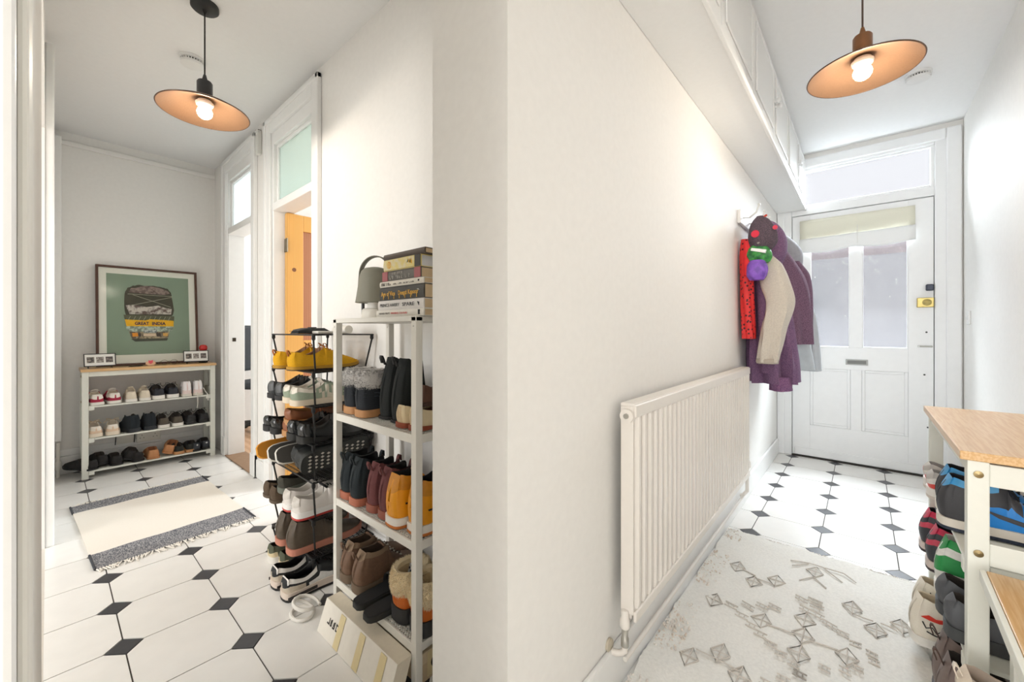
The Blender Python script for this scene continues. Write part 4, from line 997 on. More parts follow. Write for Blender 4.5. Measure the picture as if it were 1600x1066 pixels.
pair(chelsea((30, 38, 42), (24, 26, 28), M((176, 104, 78), .6)), [(xc_ - .006, 1.448, ZS[2]), (xc_ - .012, 1.368, ZS[2])], [0, -.02], fn('black suede ankle boots with tan soles', 'middle white rack shelf'), GC, 'boot')
pair(chelsea((108, 62, 62), (70, 44, 46), M((148, 84, 66), .6), .25, .078), [(xc_ + .0, 1.272, ZS[2]), (xc_ + .0, 1.196, ZS[2])], [0, -.02], fn('burgundy suede ankle boots', 'middle white rack shelf'), GC, 'boot')
ORG = leather((238, 158, 18), .45, .03)
def orange_top():
    t = shoe(.25, .096, [(a, b * 1.2) for a, b in HIGH], sole=.032, mats=dict(upper=ORG, collar=leather((212, 140, 34), .5), lining=M((30, 30, 34), .9), toe_cap=ORG, sole=M((206, 120, 50), .6)), midsole=M((238, 232, 222), .5),
             regions=[('collar', lambda u, h, s: h > .72 and u < .42)], laces=M((30, 30, 30), .9), tongue=ORG)
    for sg in (1, -1): MB().tube([(.03, sg * .0425, .075), (.07, sg * .045, .074), (.11, sg * .044, .071), (.15, sg * .043, .062)], .0028, 5).build('side_mark', BLACK, t, True)
    MB().box(-.005, .004, -.011, .011, .066, .080).build('heel_label', leather((228, 148, 22), .5), t)
    MB().box(.06, .09, -.012, .012, .118, .121).build('insole_label', M((236, 234, 228), .7), t)
    return t
pair(orange_top(), [(xc_ - .012, 1.128, ZS[2]), (.728, 1.035, ZS[2])], [-.04, -.04], fn('bright orange-yellow high tops', 'middle white rack shelf'), GC)
HIK = leather((112, 84, 64), .65, .12)
def hiker():
    t = shoe(.27, .09, [(a, b * 1.0) for a, b in HIGH], sole=.03, mats=dict(upper=HIK, collar=suede((138, 116, 94)), lining=M((86, 70, 58), .95), sole=M((112, 94, 76), .8)), laces=M((60, 46, 34), .9), tongue=HIK, regions=[('collar', lambda u, h, s: h > .84 and u < .42)], tab=HIK, lean=.12, name='boot')
    m = MB()
    for q in range(4):
        for sg in (1, -1): m.lathe([(0, 0), (.004, .001), (.004, .004), (0, .005)], 8, (.122 + q * .014, sg * .028, .112 - q * .012))
    m.build('eyelets', M((190, 184, 172), .3, metal=.9), t, True); return t
pair(hiker(), [(xc_ - .012, 1.435, ZS[3]), (xc_ - .016, 1.343, ZS[3])], [0, -.03], fn('brown suede hiking boots', 'bottom white rack shelf'), GC, 'boot')
SL = M((34, 34, 36), .7, var=.08)
pair(sandal(.25, .078, M((44, 44, 42), .8), SL, SL, 1, 'slide', .02), [(.662, 1.262, ZS[3]), (.655, 1.183, ZS[3])], [-.02, -.03], fn('black slide sandals', 'bottom white rack shelf'), GC, 'sandal')
def sheep():
    t = shoe(.235, .096, [(a, b * .85) for a, b in FURB], u1=.43, sole=.046, mats=dict(upper=leather((204, 104, 32), .5), lining=M((214, 190, 150), .95), sole=M((46, 46, 46), .7)), rim=.95, name='boot')
    fur(t, -.002, .112, .047, .082, .158, [M((252, 232, 192), .95), M((246, 222, 176), .95), M((254, 242, 214), .95)], 9000)
    return t
pair(sheep(), [(xc_ + .002, 1.112, ZS[3]), (.730, 1.022, ZS[3])], [0, -.02], fn('orange boots with cream sheepskin cuffs', 'bottom white rack shelf'), GC, 'boot')
place(shoe(.16, .075, [(a, b * .95) for a, b in HIGH], sole=.012, u1=.5, mats=dict(upper=M((30, 44, 72), .9, rgb2=(214, 218, 224), kind='voronoi', scale=55), lining=M((40, 60, 96), .9), sole=M((40, 44, 56), .8)), name='slipper'), 'navy slipper boot with white paisley print behind the sheepskin boots', (.78, 1.135, ZS[3] + .012), .1, GC, 'slipper')

# ---- oak rack on the right (toes to the wall, -Y)
GB = 'shoes on the right-hand rack'
MH = -PI / 2; yb_ = -.165
ZB = [z + .003 for z in TB]
BLU = leather((24, 132, 214), .45, .04); CHR = leather((62, 62, 66), .55, .06)
def bluetop():
    t = shoe(.28, .1, [(a, b * 1.02) for a, b in HIGH], sole=.03, mats=dict(upper=BLU, collar=leather((70, 160, 216), .45), heel_counter=CHR, ankle=CHR, toe_cap=BLU, lining=M((28, 28, 34), .9), sole=M((40, 48, 66), .6)), midsole=M((228, 220, 208), .55),
             regions=[('collar', lambda u, h, s: h > .78 and u < .34), ('ankle', lambda u, h, s: .1 < u < .5 and h > .52), ('heel_counter', lambda u, h, s: u < .22 and h < .78)], laces=M((24, 26, 32), .9), tongue=M((32, 36, 48), .9), bows=M((20, 22, 28), .9))
    # curved tick on each side
    for sg in (1, -1):
        pts = [(.062, .058), (.10, .052), (.145, .05), (.178, .060), (.176, .072), (.17, .066), (.14, .062), (.10, .064)]
        pts = [(.07, .074), (.10, .056), (.14, .046), (.182, .046), (.192, .055), (.178, .072), (.176, .058), (.15, .055), (.11, .064)]
        v = []
        for x, z in pts:
            u = x / .28; w = sinterp(PLAN, u) * .05; H = sinterp(HIGH, u) * 1.02 - .028; a = max(0, min(1, (z - .028) / H))
            v.append((x, sg * (w * (1 - .2 * a ** 1.5 + .05 * math.sin(PI * a)) + .003 if u < .42 else sg * 0 + w * (1 - a ** 1.6) ** .36 + .003), z))
        cxy = (sum(p[0] for p in v) / len(v), sum(p[1] for p in v) / len(v), sum(p[2] for p in v) / len(v))
        o = MB().add(v, [tuple(range(len(v)))]).build('tick_mark', CHR, t); md = o.modifiers.new('thick', 'SOLIDIFY'); md.thickness = .002; md.offset = 0
    MB().prism([(.05, .095), (.075, .108), (.062, .1), (.08, .097)], .0425, .0445, 'y').build('wing_mark', leather((40, 110, 220), .5), t)
    return t
pair(bluetop(), [(1.735, yb_ - .004, ZB[0]), (1.625, yb_ + .004, ZB[0])], [MH, MH + .02], fn('blue and charcoal high tops', 'top right-hand shelf'), GB)
pair(shoe(.29, .098, [(a, b * 1.1) for a, b in LOW], sole=.032, mats=dict(upper=M((232, 228, 222), .8, var=.04, bump=.3, scale=200), heel_flash=leather((226, 84, 76)), collar=M((196, 192, 188), .9, bump=.3, scale=300), lining=M((168, 164, 162), .95), sole=M((216, 206, 196), .6)), midsole=M((240, 236, 230), .5),
          regions=[('heel_flash', lambda u, h, s: u < .2 and h < .35), ('collar', lambda u, h, s: h > .6 and u < .4)], laces=M((226, 222, 216), .9)),
     [(1.975, yb_ + .002, ZB[0]), (1.87, yb_ + .004, ZB[0])], [MH, MH], fn('white and grey running shoes with red heels', 'top right-hand shelf'), GB)
RED = leather((206, 50, 84), .5, .04)
pair(shoe(.28, .098, [(a, b * 1.02) for a, b in HIGH], sole=.03, mats=dict(upper=leather((56, 58, 64), .5), collar=RED, heel_stripe=leather((206, 70, 92), .5), lining=BLACK, sole=M((60, 50, 54), .6)), midsole=M((222, 208, 200), .55),
          regions=[('collar', lambda u, h, s: h > .76 and u < .42), ('heel_stripe', lambda u, h, s: .45 < h < .6 and u < .4)], laces=M((30, 30, 34), .9)),
     [(1.985, yb_ + .012, ZB[1] + .012), (1.87, yb_ + .006, ZB[1])], [MH, MH], fn('black and crimson high tops', 'middle right-hand shelf'), GB)
GRN = leather((40, 150, 76), .5, .05)
place(shoe(.28, .098, [(a, b * 1.2) for a, b in HIGH], sole=.028, mats=dict(upper=leather((240, 238, 232), .5), side_patch=GRN, collar=GRN, lining=M((226, 222, 214), .9), sole=RUB), regions=[('collar', lambda u, h, s: h > .8 and u < .36), ('side_patch', lambda u, h, s: u < .2 and .3 < h < .6)], laces=M((30, 60, 44), .9), tongue=leather((236, 234, 228), .5)),
      'white leather high top with green patches, middle shelf of the right-hand rack', (1.72, yb_ + .0, ZB[1]), MH, GB)
pair(shoe(.28, .095, [(a, b * 1.25) for a, b in LOW], sole=.03, mats=dict(upper=leather((84, 86, 90), .55), lining=LIN, sole=M((70, 72, 74), .6)), laces=M((50, 50, 54), .9)),
     [(1.605, yb_ + .008, ZB[1]), (1.50, yb_ + .004, ZB[1])], [MH, MH], fn('plain dark grey trainers', 'middle right-hand shelf'), GB)
CRC = canvas((238, 230, 214))
def drawn(kind):
    t = shoe(.27, .095, [(a, b * 1.05) for a, b in HIGH], sole=.026, mats=dict(upper=CRC, lining=canvas((214, 196, 168)), sole=RUB), laces=M((238, 234, 226), .9), name='shoe')
    if kind:   # a loose red and black brush drawing on the heel, plain stand-in
        o = MB().prism([(.012, .092), (.03, .100), (.046, .092), (.064, .094), (.072, .086), (.052, .082), (.03, .086)], -.0415, -.037, 'y').build('red_brush_mark', M((226, 62, 48), .7), t)
        MB().tube([(.014, -.041, .078), (.022, -.041, .06), (.036, -.0415, .066), (.046, -.0415, .05), (.058, -.0415, .06), (.068, -.0415, .048)], .0018, 5).tube([(.024, -.041, .05), (.038, -.0415, .044), (.054, -.0415, .04)], .0018, 5).build('black_brush_mark', BLACK, t, True)
    else:
        m = MB().tube([(.03, -.0375, .118), (.03, -.039, .098), (.038, -.0385, .108), (.031, -.0385, .103), (.04, -.039, .095)], .0016, 5).tube([(.046, -.0385, .103), (.052, -.039, .095), (.048, -.0395, .09), (.056, -.0385, .103)], .0016, 5)
        m.build('black_brush_mark', BLACK, t, True)
    return t
place(drawn(False), 'farther cream canvas high top, black marks on its heel, bottom of right-hand rack', (1.955, yb_ + .03, ZB[2]), MH + .15, GB)
place(drawn(True), 'nearer cream canvas high top with red and black drawing, bottom of right-hand rack', (1.835, yb_ + .045, ZB[2]), MH + .2, GB)
pair(shoe(.27, .1, CHEL, u1=.41, sole=.022, mats=dict(upper=leather((126, 110, 104), .55, .06), lining=LIN, sole=M((70, 60, 58), .6)), rim=.92, laces=M((80, 66, 60), .9), name='boot', tab=M((90, 70, 62), .8)),
     [(1.60, yb_ + .015, ZB[2]), (1.485, yb_ + .02, ZB[2])], [MH, MH], fn('mauve-brown leather boots', 'bottom of the right-hand rack'), GB, 'boot')
place(shoe(.29, .11, [(a, b * 1.25) for a, b in LOW], sole=.034, mats=dict(upper=leather((222, 208, 190), .6, .04), lining=M((178, 164, 150), .95), sole=RUB), laces=M((226, 216, 202), .9), tongue=leather((228, 216, 200), .6), tab=leather((226, 214, 198))),
      'chunky beige trainer on the low bench at the lower right corner', (1.225, -.150, .262), MH + .05, GB)
place(shoe(.27, .095, LOW, sole=.026, mats=dict(upper=canvas((70, 92, 116)), lining=LIN, sole=RUB), laces=M((60, 80, 100), .9)), 'blue-grey canvas shoe just behind the cream high tops, at the far end', (2.03, yb_ + .02, ZB[2]), MH + .1, GB)

# ------------------------------------------------------------------ books on the white rack
PAGE = M((226, 200, 160), .9, var=.06, bump=.4, scale=260, stretch=(.2, .2, 6))
zz = [1.295, 1.277, 1.240, 1.2075, 1.189, 1.1455, 1.115, 1.0925]
BK = [  # y0 (near end), y1 (far end), spine x, cover, label
    (.965, 1.185, .722, (76, 62, 52), 'dark brown hardback lying on top of the book stack'),
    (.985, 1.185, .722, (232, 214, 140), 'book with a yellow floral spine, second from the top of the stack'),
    (.985, 1.19, .722, (108, 104, 98), 'grey paperback with pink spine ends in the middle of the book stack'),
    (.968, 1.205, .72, (232, 226, 214), 'thin cream hardback with a small black mark in the book stack'),
    (.966, 1.205, .72, (62, 60, 56), 'charcoal hardback with dripping gold lettering in the book stack'),
    (.965, 1.212, .718, (234, 230, 226), 'white hardback with thin black capitals, second from the bottom of the stack'),
    (.962, 1.22, .716, (236, 232, 222), 'thin white book with red lettering at the bottom of the stack')]
def on_spine(me, parent, y, x, z, nm='spine_lettering'):
    """lettering reads towards the near end (-Y) on a spine that faces -X"""
    o = link(nm, me, parent, (x - .0006, y, z)); o.rotation_euler = (PI / 2, 0, -PI / 2); return o
for q, (y0, y1, x, col, lab) in enumerate(BK):
    z1b, z0b = zz[q] - .0004, zz[q + 1]; h = z1b - z0b; wd = .145 + .008 * (q % 3)
    t = thing('book', lab, 'book', (x, y0, z0b), 0, 'books stacked on the white rack')
    L = y1 - y0; cv = M(col, .5, var=.03); c = .0022
    MB().box(.001, wd, 0, L, 0, c).build('back_cover', cv, t); MB().box(.001, wd, 0, L, h - c, h).build('front_cover', cv, t)
    MB().prism([(.003, 0), (0, h * .15), (-.0012, h * .5), (0, h * .85), (.003, h), (.004, h), (.004, 0)], 0, L, 'y').build('spine', cv, t, 60)
    pg = PAGE if q != 1 else M((224, 224, 226), .8)
    MB().box(.004, wd - .004, .003, L - .003, c, h - c).build('pages', pg, t)
    SX = -.0016; mid = L
    def T(txt, size, col_, width, yfar, bold=0.0, zoff=None, nm='spine_lettering'):
        me = text_mesh(txt, size, M(col_, .6), width, bold=bold); on_spine(me, t, yfar, SX, (h - size * .7) / 2 if zoff is None else zoff, nm)
    def strokes(yfar, length, z0, hh, col_):
        m = MB(); yy = yfar
        while yy > yfar - length:
            w_ = random.uniform(.0015, .003); k_ = random.random()
            if k_ < .8: m.box(SX - .0005, SX + .001, yy - w_, yy, z0 + (hh * .5 if k_ < .15 else 0), z0 + (hh * .5 if .15 <= k_ < .3 else hh))
            if .3 < k_ < .6: m.box(SX - .0005, SX + .001, yy - .006, yy - w_, z0 + hh * random.choice((.0, .45, .85)), z0 + hh * random.choice((.15, .6, 1.0)))
            yy -= random.uniform(.004, .008)
        m.build('worn_lettering', M(col_, .6), t)
    if q == 1:
        MB().prism([(L * .17, .003), (L - .004, .003), (L - .004, h - .003), (L * .17, h - .003)], SX - .0006, SX + .001, 'x').build('spine_print', M((236, 218, 140), .6, rgb2=(238, 226, 190), scale=60), t)
        MB().lathe([(0, 0), (.012, -.0006), (.012, .0006)], 16, (SX - .0008, L - .035, h / 2), 'x').build('flower_print', M((222, 158, 60), .6, rgb2=(236, 200, 120), scale=140), t)
        for k_ in range(4): MB().prism([(L * .2 + k_ * .006, h * .3 + k_ * .003), (L * .2 + k_ * .006 + .01, h * .45), (L * .2 + k_ * .006 + .002, h * .8)], SX - .001, SX, 'x').build('leaf_print', M((96, 92, 30) if k_ % 2 else (226, 170, 30), .6), t)
        MB().box(-.0022, .0, 0, L * .14, .001, h - .001).build('spine_band', M((60, 56, 50), .5), t)
    if q == 2:
        MB().box(-.0022, 0, 0, .03, .001, h - .001).box(-.0022, 0, L - .03, L, .001, h - .001).build('spine_band', M((176, 104, 108), .6), t)
        strokes(L - .055, .06, h * .58, .008, (158, 154, 146)); strokes(L - .042, .11, h * .14, .012, (168, 164, 156))
    if q == 3:
        strokes(L - .012, .055, h * .25, .009, (110, 104, 96)); strokes(L - .08, .11, h * .3, .004, (130, 124, 116))
        MB().box(SX - .0006, SX + .001, .02, .026, h * .4, h * .7).build('publisher_mark', BLACK, t)
    if q == 4:
        T('Age of Vice', .02, (232, 182, 84), .08, L - .012, .0003); T('Deepti Kapoor', .02, (232, 182, 84), .105, L - .108, .0003)
        m = MB()
        for k_ in range(7): yy = L - .025 - k_ * .03; m.box(SX - .0006, SX + .001, yy, yy + .0016, .004, .016)
        m.build('lettering_drips', M((232, 182, 84), .6), t)
        MB().prism([(.02, h * .55), (.034, h * .62), (.026, h * .66)], SX - .0008, SX + .001, 'x').build('publisher_mark', M((220, 220, 214), .6), t)
    if q == 5:
        T('PRINCE HARRY', .015, (70, 70, 72), .11, L - .014); T('SPARE', .016, (70, 70, 72), .062, L - .14)
        MB().prism([(.022, h * .3), (.03, h * .7), (.02, h * .62)], SX - .0008, SX + .001, 'x').build('publisher_mark', BLACK, t)
    if q == 6:
        T("GRAND PRIX'S", .008, (110, 104, 98), .062, L - .02); T('WINNING COLOURS', .008, (214, 84, 80), .09, L - .088)
        MB().box(SX - .0006, SX + .001, .018, .026, h * .2, h * .85).build('publisher_mark', BLACK, t)

# lantern-style lamp
la = thing('table_lantern', 'grey-green lantern lamp with strap handle beside the book stack', 'lamp', (.822, 1.405, TC[0]))
LG = M((134, 132, 118), .55, var=.02)
MB().lathe([(.074, .062), (.072, .07), (.058, .165), (.052, .182), (.04, .192), (.02, .197), (.0, .198)], 40).build('lamp_shade', LG, la, True)
MB().lathe([(.0, .001), (.05, .001), (.052, .006), (.05, .034), (.044, .04), (.0, .041)], 32).build('lamp_base', M((236, 232, 222), .4), la, True)
MB().lathe([(.03, .04), (.03, .062), (.0, .064)], 20).build('bulb_cover', M((246, 244, 238), .4), la, True)
for sg in (1, -1): MB().box(-.006, .006, sg * .056 - .003, sg * .056 + .003, .002, .07).build('side_arm', BLACKM, la)
pts = []
for i in range(25):
    a = PI * i / 24; pts.append((0, .078 * math.cos(a) if .2 < a < PI - .2 else .078 * math.cos(a), .165 + .085 * math.sin(a)))
pts = [(0, .083, .066), (0, .072, .12)] + [(0, .068 * math.cos(a) ** 1 if True else 0, .17 + .072 * math.sin(a)) for a in [PI * i / 18 for i in range(19)]] + [(0, -.072, .12), (0, -.083, .066)]
rows = [[(-.011, p[1], p[2]), (0, p[1] * 1.01, p[2] + .0005), (.011, p[1], p[2])] for p in pts]
o = MB().grid(rows).build('strap_handle', M((126, 124, 112), .6, var=.04), la, True); md = o.modifiers.new('thick', 'SOLIDIFY'); md.thickness = .004
for sg in (1, -1):
    for z, yy in ((.078, .0815), (.125, .073)): MB().lathe([(0, 0), (.003, .0), (.003, sg * .004), (0, sg * .005)], 8, (0, sg * yy, z), 'y').build('rivet', BLACK, la, True)
la.rotation_euler = (0, 0, .45)

# odds and ends on the top tier of the wire rack
zt = TD[0] + .004
gc = thing('glasses_case', 'flat black glasses case on top of the wire rack', 'case', (.80, 1.93, zt), .2)
MB().prism([(-.085, 0), (-.07, .018), (-.03, .026), (.05, .026), (.08, .012), (.085, 0)], -.03, .03, 'y').build('case_body', M((50, 52, 54), .6, var=.08), gc, 60, bevel=.004)
MB().box(-.085, .085, -.0305, .0305, .010, .012).build('seam', M((28, 28, 30), .6), gc)
MB().box(-.01, .02, -.012, .012, .026, .03).build('clasp', BLACK, gc, bevel=.001)
pr = thing('paper_roll', 'rolled white paper lying on top of the wire rack', 'paper', (.86, 1.79, zt), 0)
MB().tube([(0, -.1, .019), (0, .02, .019)], .018, 16).build('roll', M((238, 234, 224), .8), pr, True)
MB().lathe([(.0185, -.04), (.0192, -.038), (.0192, -.03), (.0185, -.028)], 16, (0, 0, .019), 'y').build('band', M((206, 200, 188), .7), pr, True)
tag(MB().box(.79, .86, 1.835, 1.90, zt, zt + .012).build('tissue_pack', M((226, 224, 218), .8, var=.04, bump=.4, scale=60), None, True, .004), 'small white tissue packet on top of the wire rack', 'packet')

# ------------------------------------------------------------------ cardboard boxes and cord on the floor
bx = thing('cardboard_box', 'long white cardboard box with tape strips leaning on the white rack', 'box', (.618, 1.437, .0), 0)
WB = M((236, 230, 218), .8, var=.02, bump=.1, scale=50); TP = M((226, 208, 160), .45, var=.03)
Lb, Hb, Db = .44, .098, .048
MB().prism([(0, 0), (.034, Hb), (.034 + Db, Hb), (Db, 0)], -Lb, 0, 'y').build('carton', M((222, 212, 192), .85, var=.03), bx)
MB().prism([(-.002, .001), (.0322, Hb), (.0342, Hb + .001), (.0, .001)], -Lb, 0, 'y').build('front_flap', WB, bx)
def onface(y0, y1, z0, z1, sk, nm, mat):
    f = lambda y, z: (.0342 * z / Hb - .0034, y, z)
    o = MB().add([f(y0, z0), f(y1, z0), f(y1 + sk, z1), f(y0 + sk, z1)], [(0, 1, 2, 3)]).build(nm, mat, bx); md = o.modifiers.new('thick', 'SOLIDIFY'); md.thickness = .0008
for y in (-.115, -.24, -.36): onface(y - .032, y, .003, Hb - .002, .0, 'tape_strip', TP)
PR = M((58, 54, 50), .7)
for q, (y, w_) in enumerate(((-.045, .016), (-.066, .01), (-.084, .012), (-.104, .014))):
    onface(y - w_, y, .042, .046, 0, 'care_symbol', PR); onface(y - w_, y - w_ + .003, .046, .062, 0, 'care_symbol', PR)
    if q in (1, 2): onface(y - w_ * .6, y - w_ * .2, .048, .06, 0, 'care_symbol', PR)
    if q == 3: onface(y - w_, y, .058, .062, 0, 'care_symbol', PR); onface(y - .003, y, .046, .062, 0, 'care_symbol', PR)
b2 = thing('cardboard_box', 'brown shoe box with black round label under the white rack', 'box', (.715, .985, .0), 0)
MB().box(0, .22, 0, .40, 0, .07).build('carton', M((206, 184, 150), .85, var=.03), b2, bevel=.002)
MB().box(-.002, .222, -.002, .402, .055, .088).build('box_lid', M((214, 194, 162), .85, var=.03), b2, bevel=.002)
lb = MB().box(.03, .2, -.0032, -.002, .012, .084).build('label', M((222, 204, 158), .7), b2)
MB().lathe([(0, -.0032), (.02, -.0034), (.02, -.0042), (0, -.0044)], 24, (.062, 0, .048), 'y').build('label_disc', M((34, 32, 30), .6), lb, True)
o = link('label_lettering', text_mesh('ILLOW', .02, M((60, 54, 46), .7), .075), lb, (.095, -.0036, .062)); o.rotation_euler = (PI / 2, 0, 0)
MB().box(.1, .18, -.004, -.0032, .028, .046).build('label_bar', M((40, 36, 32), .6), lb)
pts = []
for i in range(40):
    a = i / 39 * 2 * PI * 2.2; r = .035 + .018 * math.sin(a * .7)
    pts.append((.645 + .9 * r * math.cos(a) - .04 * i / 39, 1.555 + 1.3 * r * math.sin(a) + .03 * i / 39, .008 + .03 * max(0, math.sin(a * .5))))
tag(MB().tube(pts, .0065, 8).build('cord', M((236, 232, 224), .8, var=.04, bump=.2, scale=200), None, True), 'loop of thick white cord on the tiles beside the cardboard box', 'cord')

# ------------------------------------------------------------------ poster and things on the oak rack
po = thing('framed_poster', 'large framed poster of a decorated lorry leaning on the wall', 'poster', (.538, 4.292, .776))
PWd, PH, FT = .612, .775, .022
tilt = -math.atan2(.085, .77)
po.rotation_euler = (tilt, 0, 0)
FRM = M((84, 54, 42), .5, var=.08, scale=30, stretch=(1, 1, 8)); FW = .016
fr_ = MB().box(-PWd / 2, PWd / 2, -FT, 0, 0, FW).box(-PWd / 2, PWd / 2, -FT, 0, PH - FW, PH).box(-PWd / 2, -PWd / 2 + FW, -FT, 0, FW, PH - FW).box(PWd / 2 - FW, PWd / 2, -FT, 0, FW, PH - FW)
fr_.build('frame', FRM, po, bevel=.0015)
MB().box(-PWd / 2 + FW, PWd / 2 - FW, -.010, -.003, FW, PH - FW).build('mount', M((240, 236, 228), .9), po)
def flat(poly, y, nm, mat, par): return MB().prism(poly, y - .0006, y, 'y').build(nm, mat, par)
bgp = flat([(-.248, .082), (.248, .082), (.248, .715), (-.248, .715)], -.0102, 'print', M((140, 156, 138), .8, var=.05, scale=7), po)
def blob(cx, cz, pts, jit): return [(cx + a + random.uniform(-jit, jit), cz + b + random.uniform(-jit, jit)) for a, b in pts]
DG = M((74, 70, 60), .8, var=.15, scale=30); BRN = M((100, 82, 78), .8, rgb2=(150, 130, 124), scale=40); OLV = M((92, 92, 74), .8, var=.2, scale=40)
y = -.0109
load = []
for i in range(30):
    a = PI * (1 - i / 29); load.append((-.005 + .143 * math.copysign(abs(math.cos(a)) ** .55, math.cos(a)) + random.uniform(-.003, .003), .52 + .115 * math.sin(a) ** .6 + random.uniform(-.004, .004)))
load = [(-.15, .455)] + load + [(.15, .44), (.142, .40), (.12, .38), (-.14, .385), (-.147, .42)]
flat(load, y, 'print_load', DG, bgp)
flat([(-.125, .575)] + [(-.11 + .022 * i, .605 + .026 * math.sin(PI * i / 10) + random.uniform(-.005, .005)) for i in range(11)] + [(.125, .58), (.1, .565), (-.1, .57)], y - .0007, 'print_canopy', BRN, bgp)
def strip(a, b, w, nm, mat, yy):
    dx_, dz_ = b[0] - a[0], b[1] - a[1]; l = math.hypot(dx_, dz_); nx, nz = -dz_ / l * w, dx_ / l * w
    return flat([(a[0] - nx, a[1] - nz), (b[0] - nx, b[1] - nz), (b[0] + nx, b[1] + nz), (a[0] + nx, a[1] + nz)], yy, nm, mat, bgp)
ROPE = M((186, 180, 160), .8)
for a, b in (((-.13, .56), (.14, .555)), ((-.11, .47), (.14, .55)), ((-.1, .555), (.13, .465))): strip(a, b, .0013, 'print_rope', ROPE, y - .0014)
flat([(-.142, .47), (-.1, .475), (-.02, .46), (.05, .475), (.1, .455), (.135, .45), (.13, .405), (-.12, .4)], y - .0007, 'print_sacks', M((104, 84, 80), .8, rgb2=(206, 196, 188), scale=34), bgp)
flat([(-.155, .395), (.15, .39), (.148, .345), (-.145, .345)], y - .0012, 'print_rail', OLV, bgp)
for i in range(9): strip((-.13 + .03 * i, .352), (-.115 + .03 * i, .385), .001, 'print_truss', ROPE, y - .002)
flat([(-.148, .358), (-.03, .352), (0, .362), (.08, .358), (.146, .352), (.144, .3), (-.138, .3)], y - .0018, 'print_headboard', M((238, 178, 30), .7, var=.1, scale=20), bgp)
o = link('print_lettering', text_mesh('GREAT', .034, M((46, 24, 70), .7), .084, bold=.0012), bgp, (-.092, y - .0028, .316)); o.rotation_euler = (PI / 2, 0, 0)
o = link('print_lettering', text_mesh('INDIA', .034, M((46, 24, 70), .7), .084, bold=.0012), bgp, (.01, y - .0028, .316)); o.rotation_euler = (PI / 2, 0, 0)
flat([(-.145, .305), (.142, .305), (.138, .275), (.12, .262), (-.12, .262), (-.138, .28)], y - .0022, 'print_windscreen', M((190, 200, 184), .7, rgb2=(120, 130, 120), scale=46), bgp)
flat([(-.125, .265), (.12, .265), (.112, .225), (.1, .2), (-.1, .198), (-.115, .22)], y - .0014, 'print_bonnet', M((176, 158, 130), .7, rgb2=(98, 84, 72), scale=40), bgp)
flat([(-.108, .252), (-.075, .252), (-.072, .225), (-.105, .222)], y - .003, 'print_lamp', M((232, 148, 50), .7), bgp)
flat([(.075, .25), (.108, .25), (.105, .224), (.078, .226)], y - .003, 'print_lamp', M((222, 170, 92), .7), bgp)
flat([(-.045, .278), (.04, .278), (.036, .252), (-.04, .252)], y - .003, 'print_grille', M((110, 116, 120), .7, rgb2=(196, 200, 196), scale=80), bgp)
flat([(-.042, .246), (.032, .246), (.032, .226), (-.042, .226)], y - .003, 'print_plate', M((222, 196, 170), .7), bgp)
for a in (-.07, .05): flat([(a - .015, .25), (a + .012, .25), (a + .014, .222), (a - .012, .222)], y - .0026, 'print_shadow_block', M((70, 60, 56), .7), bgp)
flat([(-.115, .205), (.108, .208), (.1, .188), (-.09, .184)], y - .0022, 'print_bumper', M((72, 72, 64), .7, var=.2, scale=30), bgp)
MB().box(-PWd / 2 + FW, PWd / 2 - FW, -.0175, -.0165, FW, PH - FW).build('glazing', glass('poster_glazing', (.99, 1, .99, 1), 1.0, 4, .004), po)

def photo_frame(x, yy, rz, label):
    t = thing('photo_frame', label, 'photo frame', (x, yy, .776), rz, 'small photo frames on the oak rack')
    Wf, Hf = .165, .092; a = -.22
    def T3(p): return (p[0], p[1] * math.cos(a) - p[2] * math.sin(a), p[1] * math.sin(a) + p[2] * math.cos(a) + .014)
    def add(b, nm, mat, par=None):
        b.v = [T3(p) for p in b.v]; return b.build(nm, mat, par or t)
    BF = M((40, 38, 40), .4); e = .005
    add(MB().box(-Wf/2, Wf/2, -.008, 0, 0, e).box(-Wf/2, Wf/2, -.008, 0, Hf - e, Hf).box(-Wf/2, -Wf/2 + e, -.008, 0, e, Hf - e).box(Wf/2 - e, Wf/2, -.008, 0, e, Hf - e), 'frame', BF)
    mt = add(MB().box(-Wf/2 + e, Wf/2 - e, -.004, -.001, e, Hf - e), 'mount', M((240, 238, 232), .8))
    for i, px in enumerate((-.048, 0, .048)):
        add(MB().box(px - .019, px + .019, -.0048, -.004, .026, .068), 'photograph', M(((150, 140, 130), (120, 112, 108), (140, 128, 122))[i], .6, rgb2=((70, 68, 66), (190, 182, 172), (80, 74, 72))[i], scale=70), mt)
    MB().tube([(-.06, .0, .02), (-.06, .03, .001)], .002, 6).tube([(.06, .0, .02), (.06, .03, .001)], .002, 6).build('stand_leg', BF, t, True)
    MB().tube([(-.06, -.002, .016), (-.06, -.01, .0)], .002, 6).tube([(.06, -.002, .016), (.06, -.01, .0)], .002, 6).build('foot', BF, t, True)
photo_frame(.246, 4.14, .10, 'small black frame with three photos at the left end of the oak rack')
photo_frame(.802, 4.15, -.06, 'small black frame with three photos at the right end of the oak rack')
rd_ = thing('red_ornament', 'shiny red bell-shaped ornament behind the right-hand photo frame', 'ornament', (.862, 4.215, .776))
MB().lathe([(.03, 0), (.032, .006), (.03, .012)], 24).build('base', BLACK, rd_, True)
MB().lathe([(.024, .013), (.024, .10), (.026, .108), (.029, .12), (.028, .135), (.02, .147), (.008, .151), (0, .152)], 24).build('dome', M((206, 26, 24), .2, coat=.5), rd_, True)
fl = thing('flower_card', 'small pink and peach flower card in front of the poster', 'card', (.52, 4.155, .776))
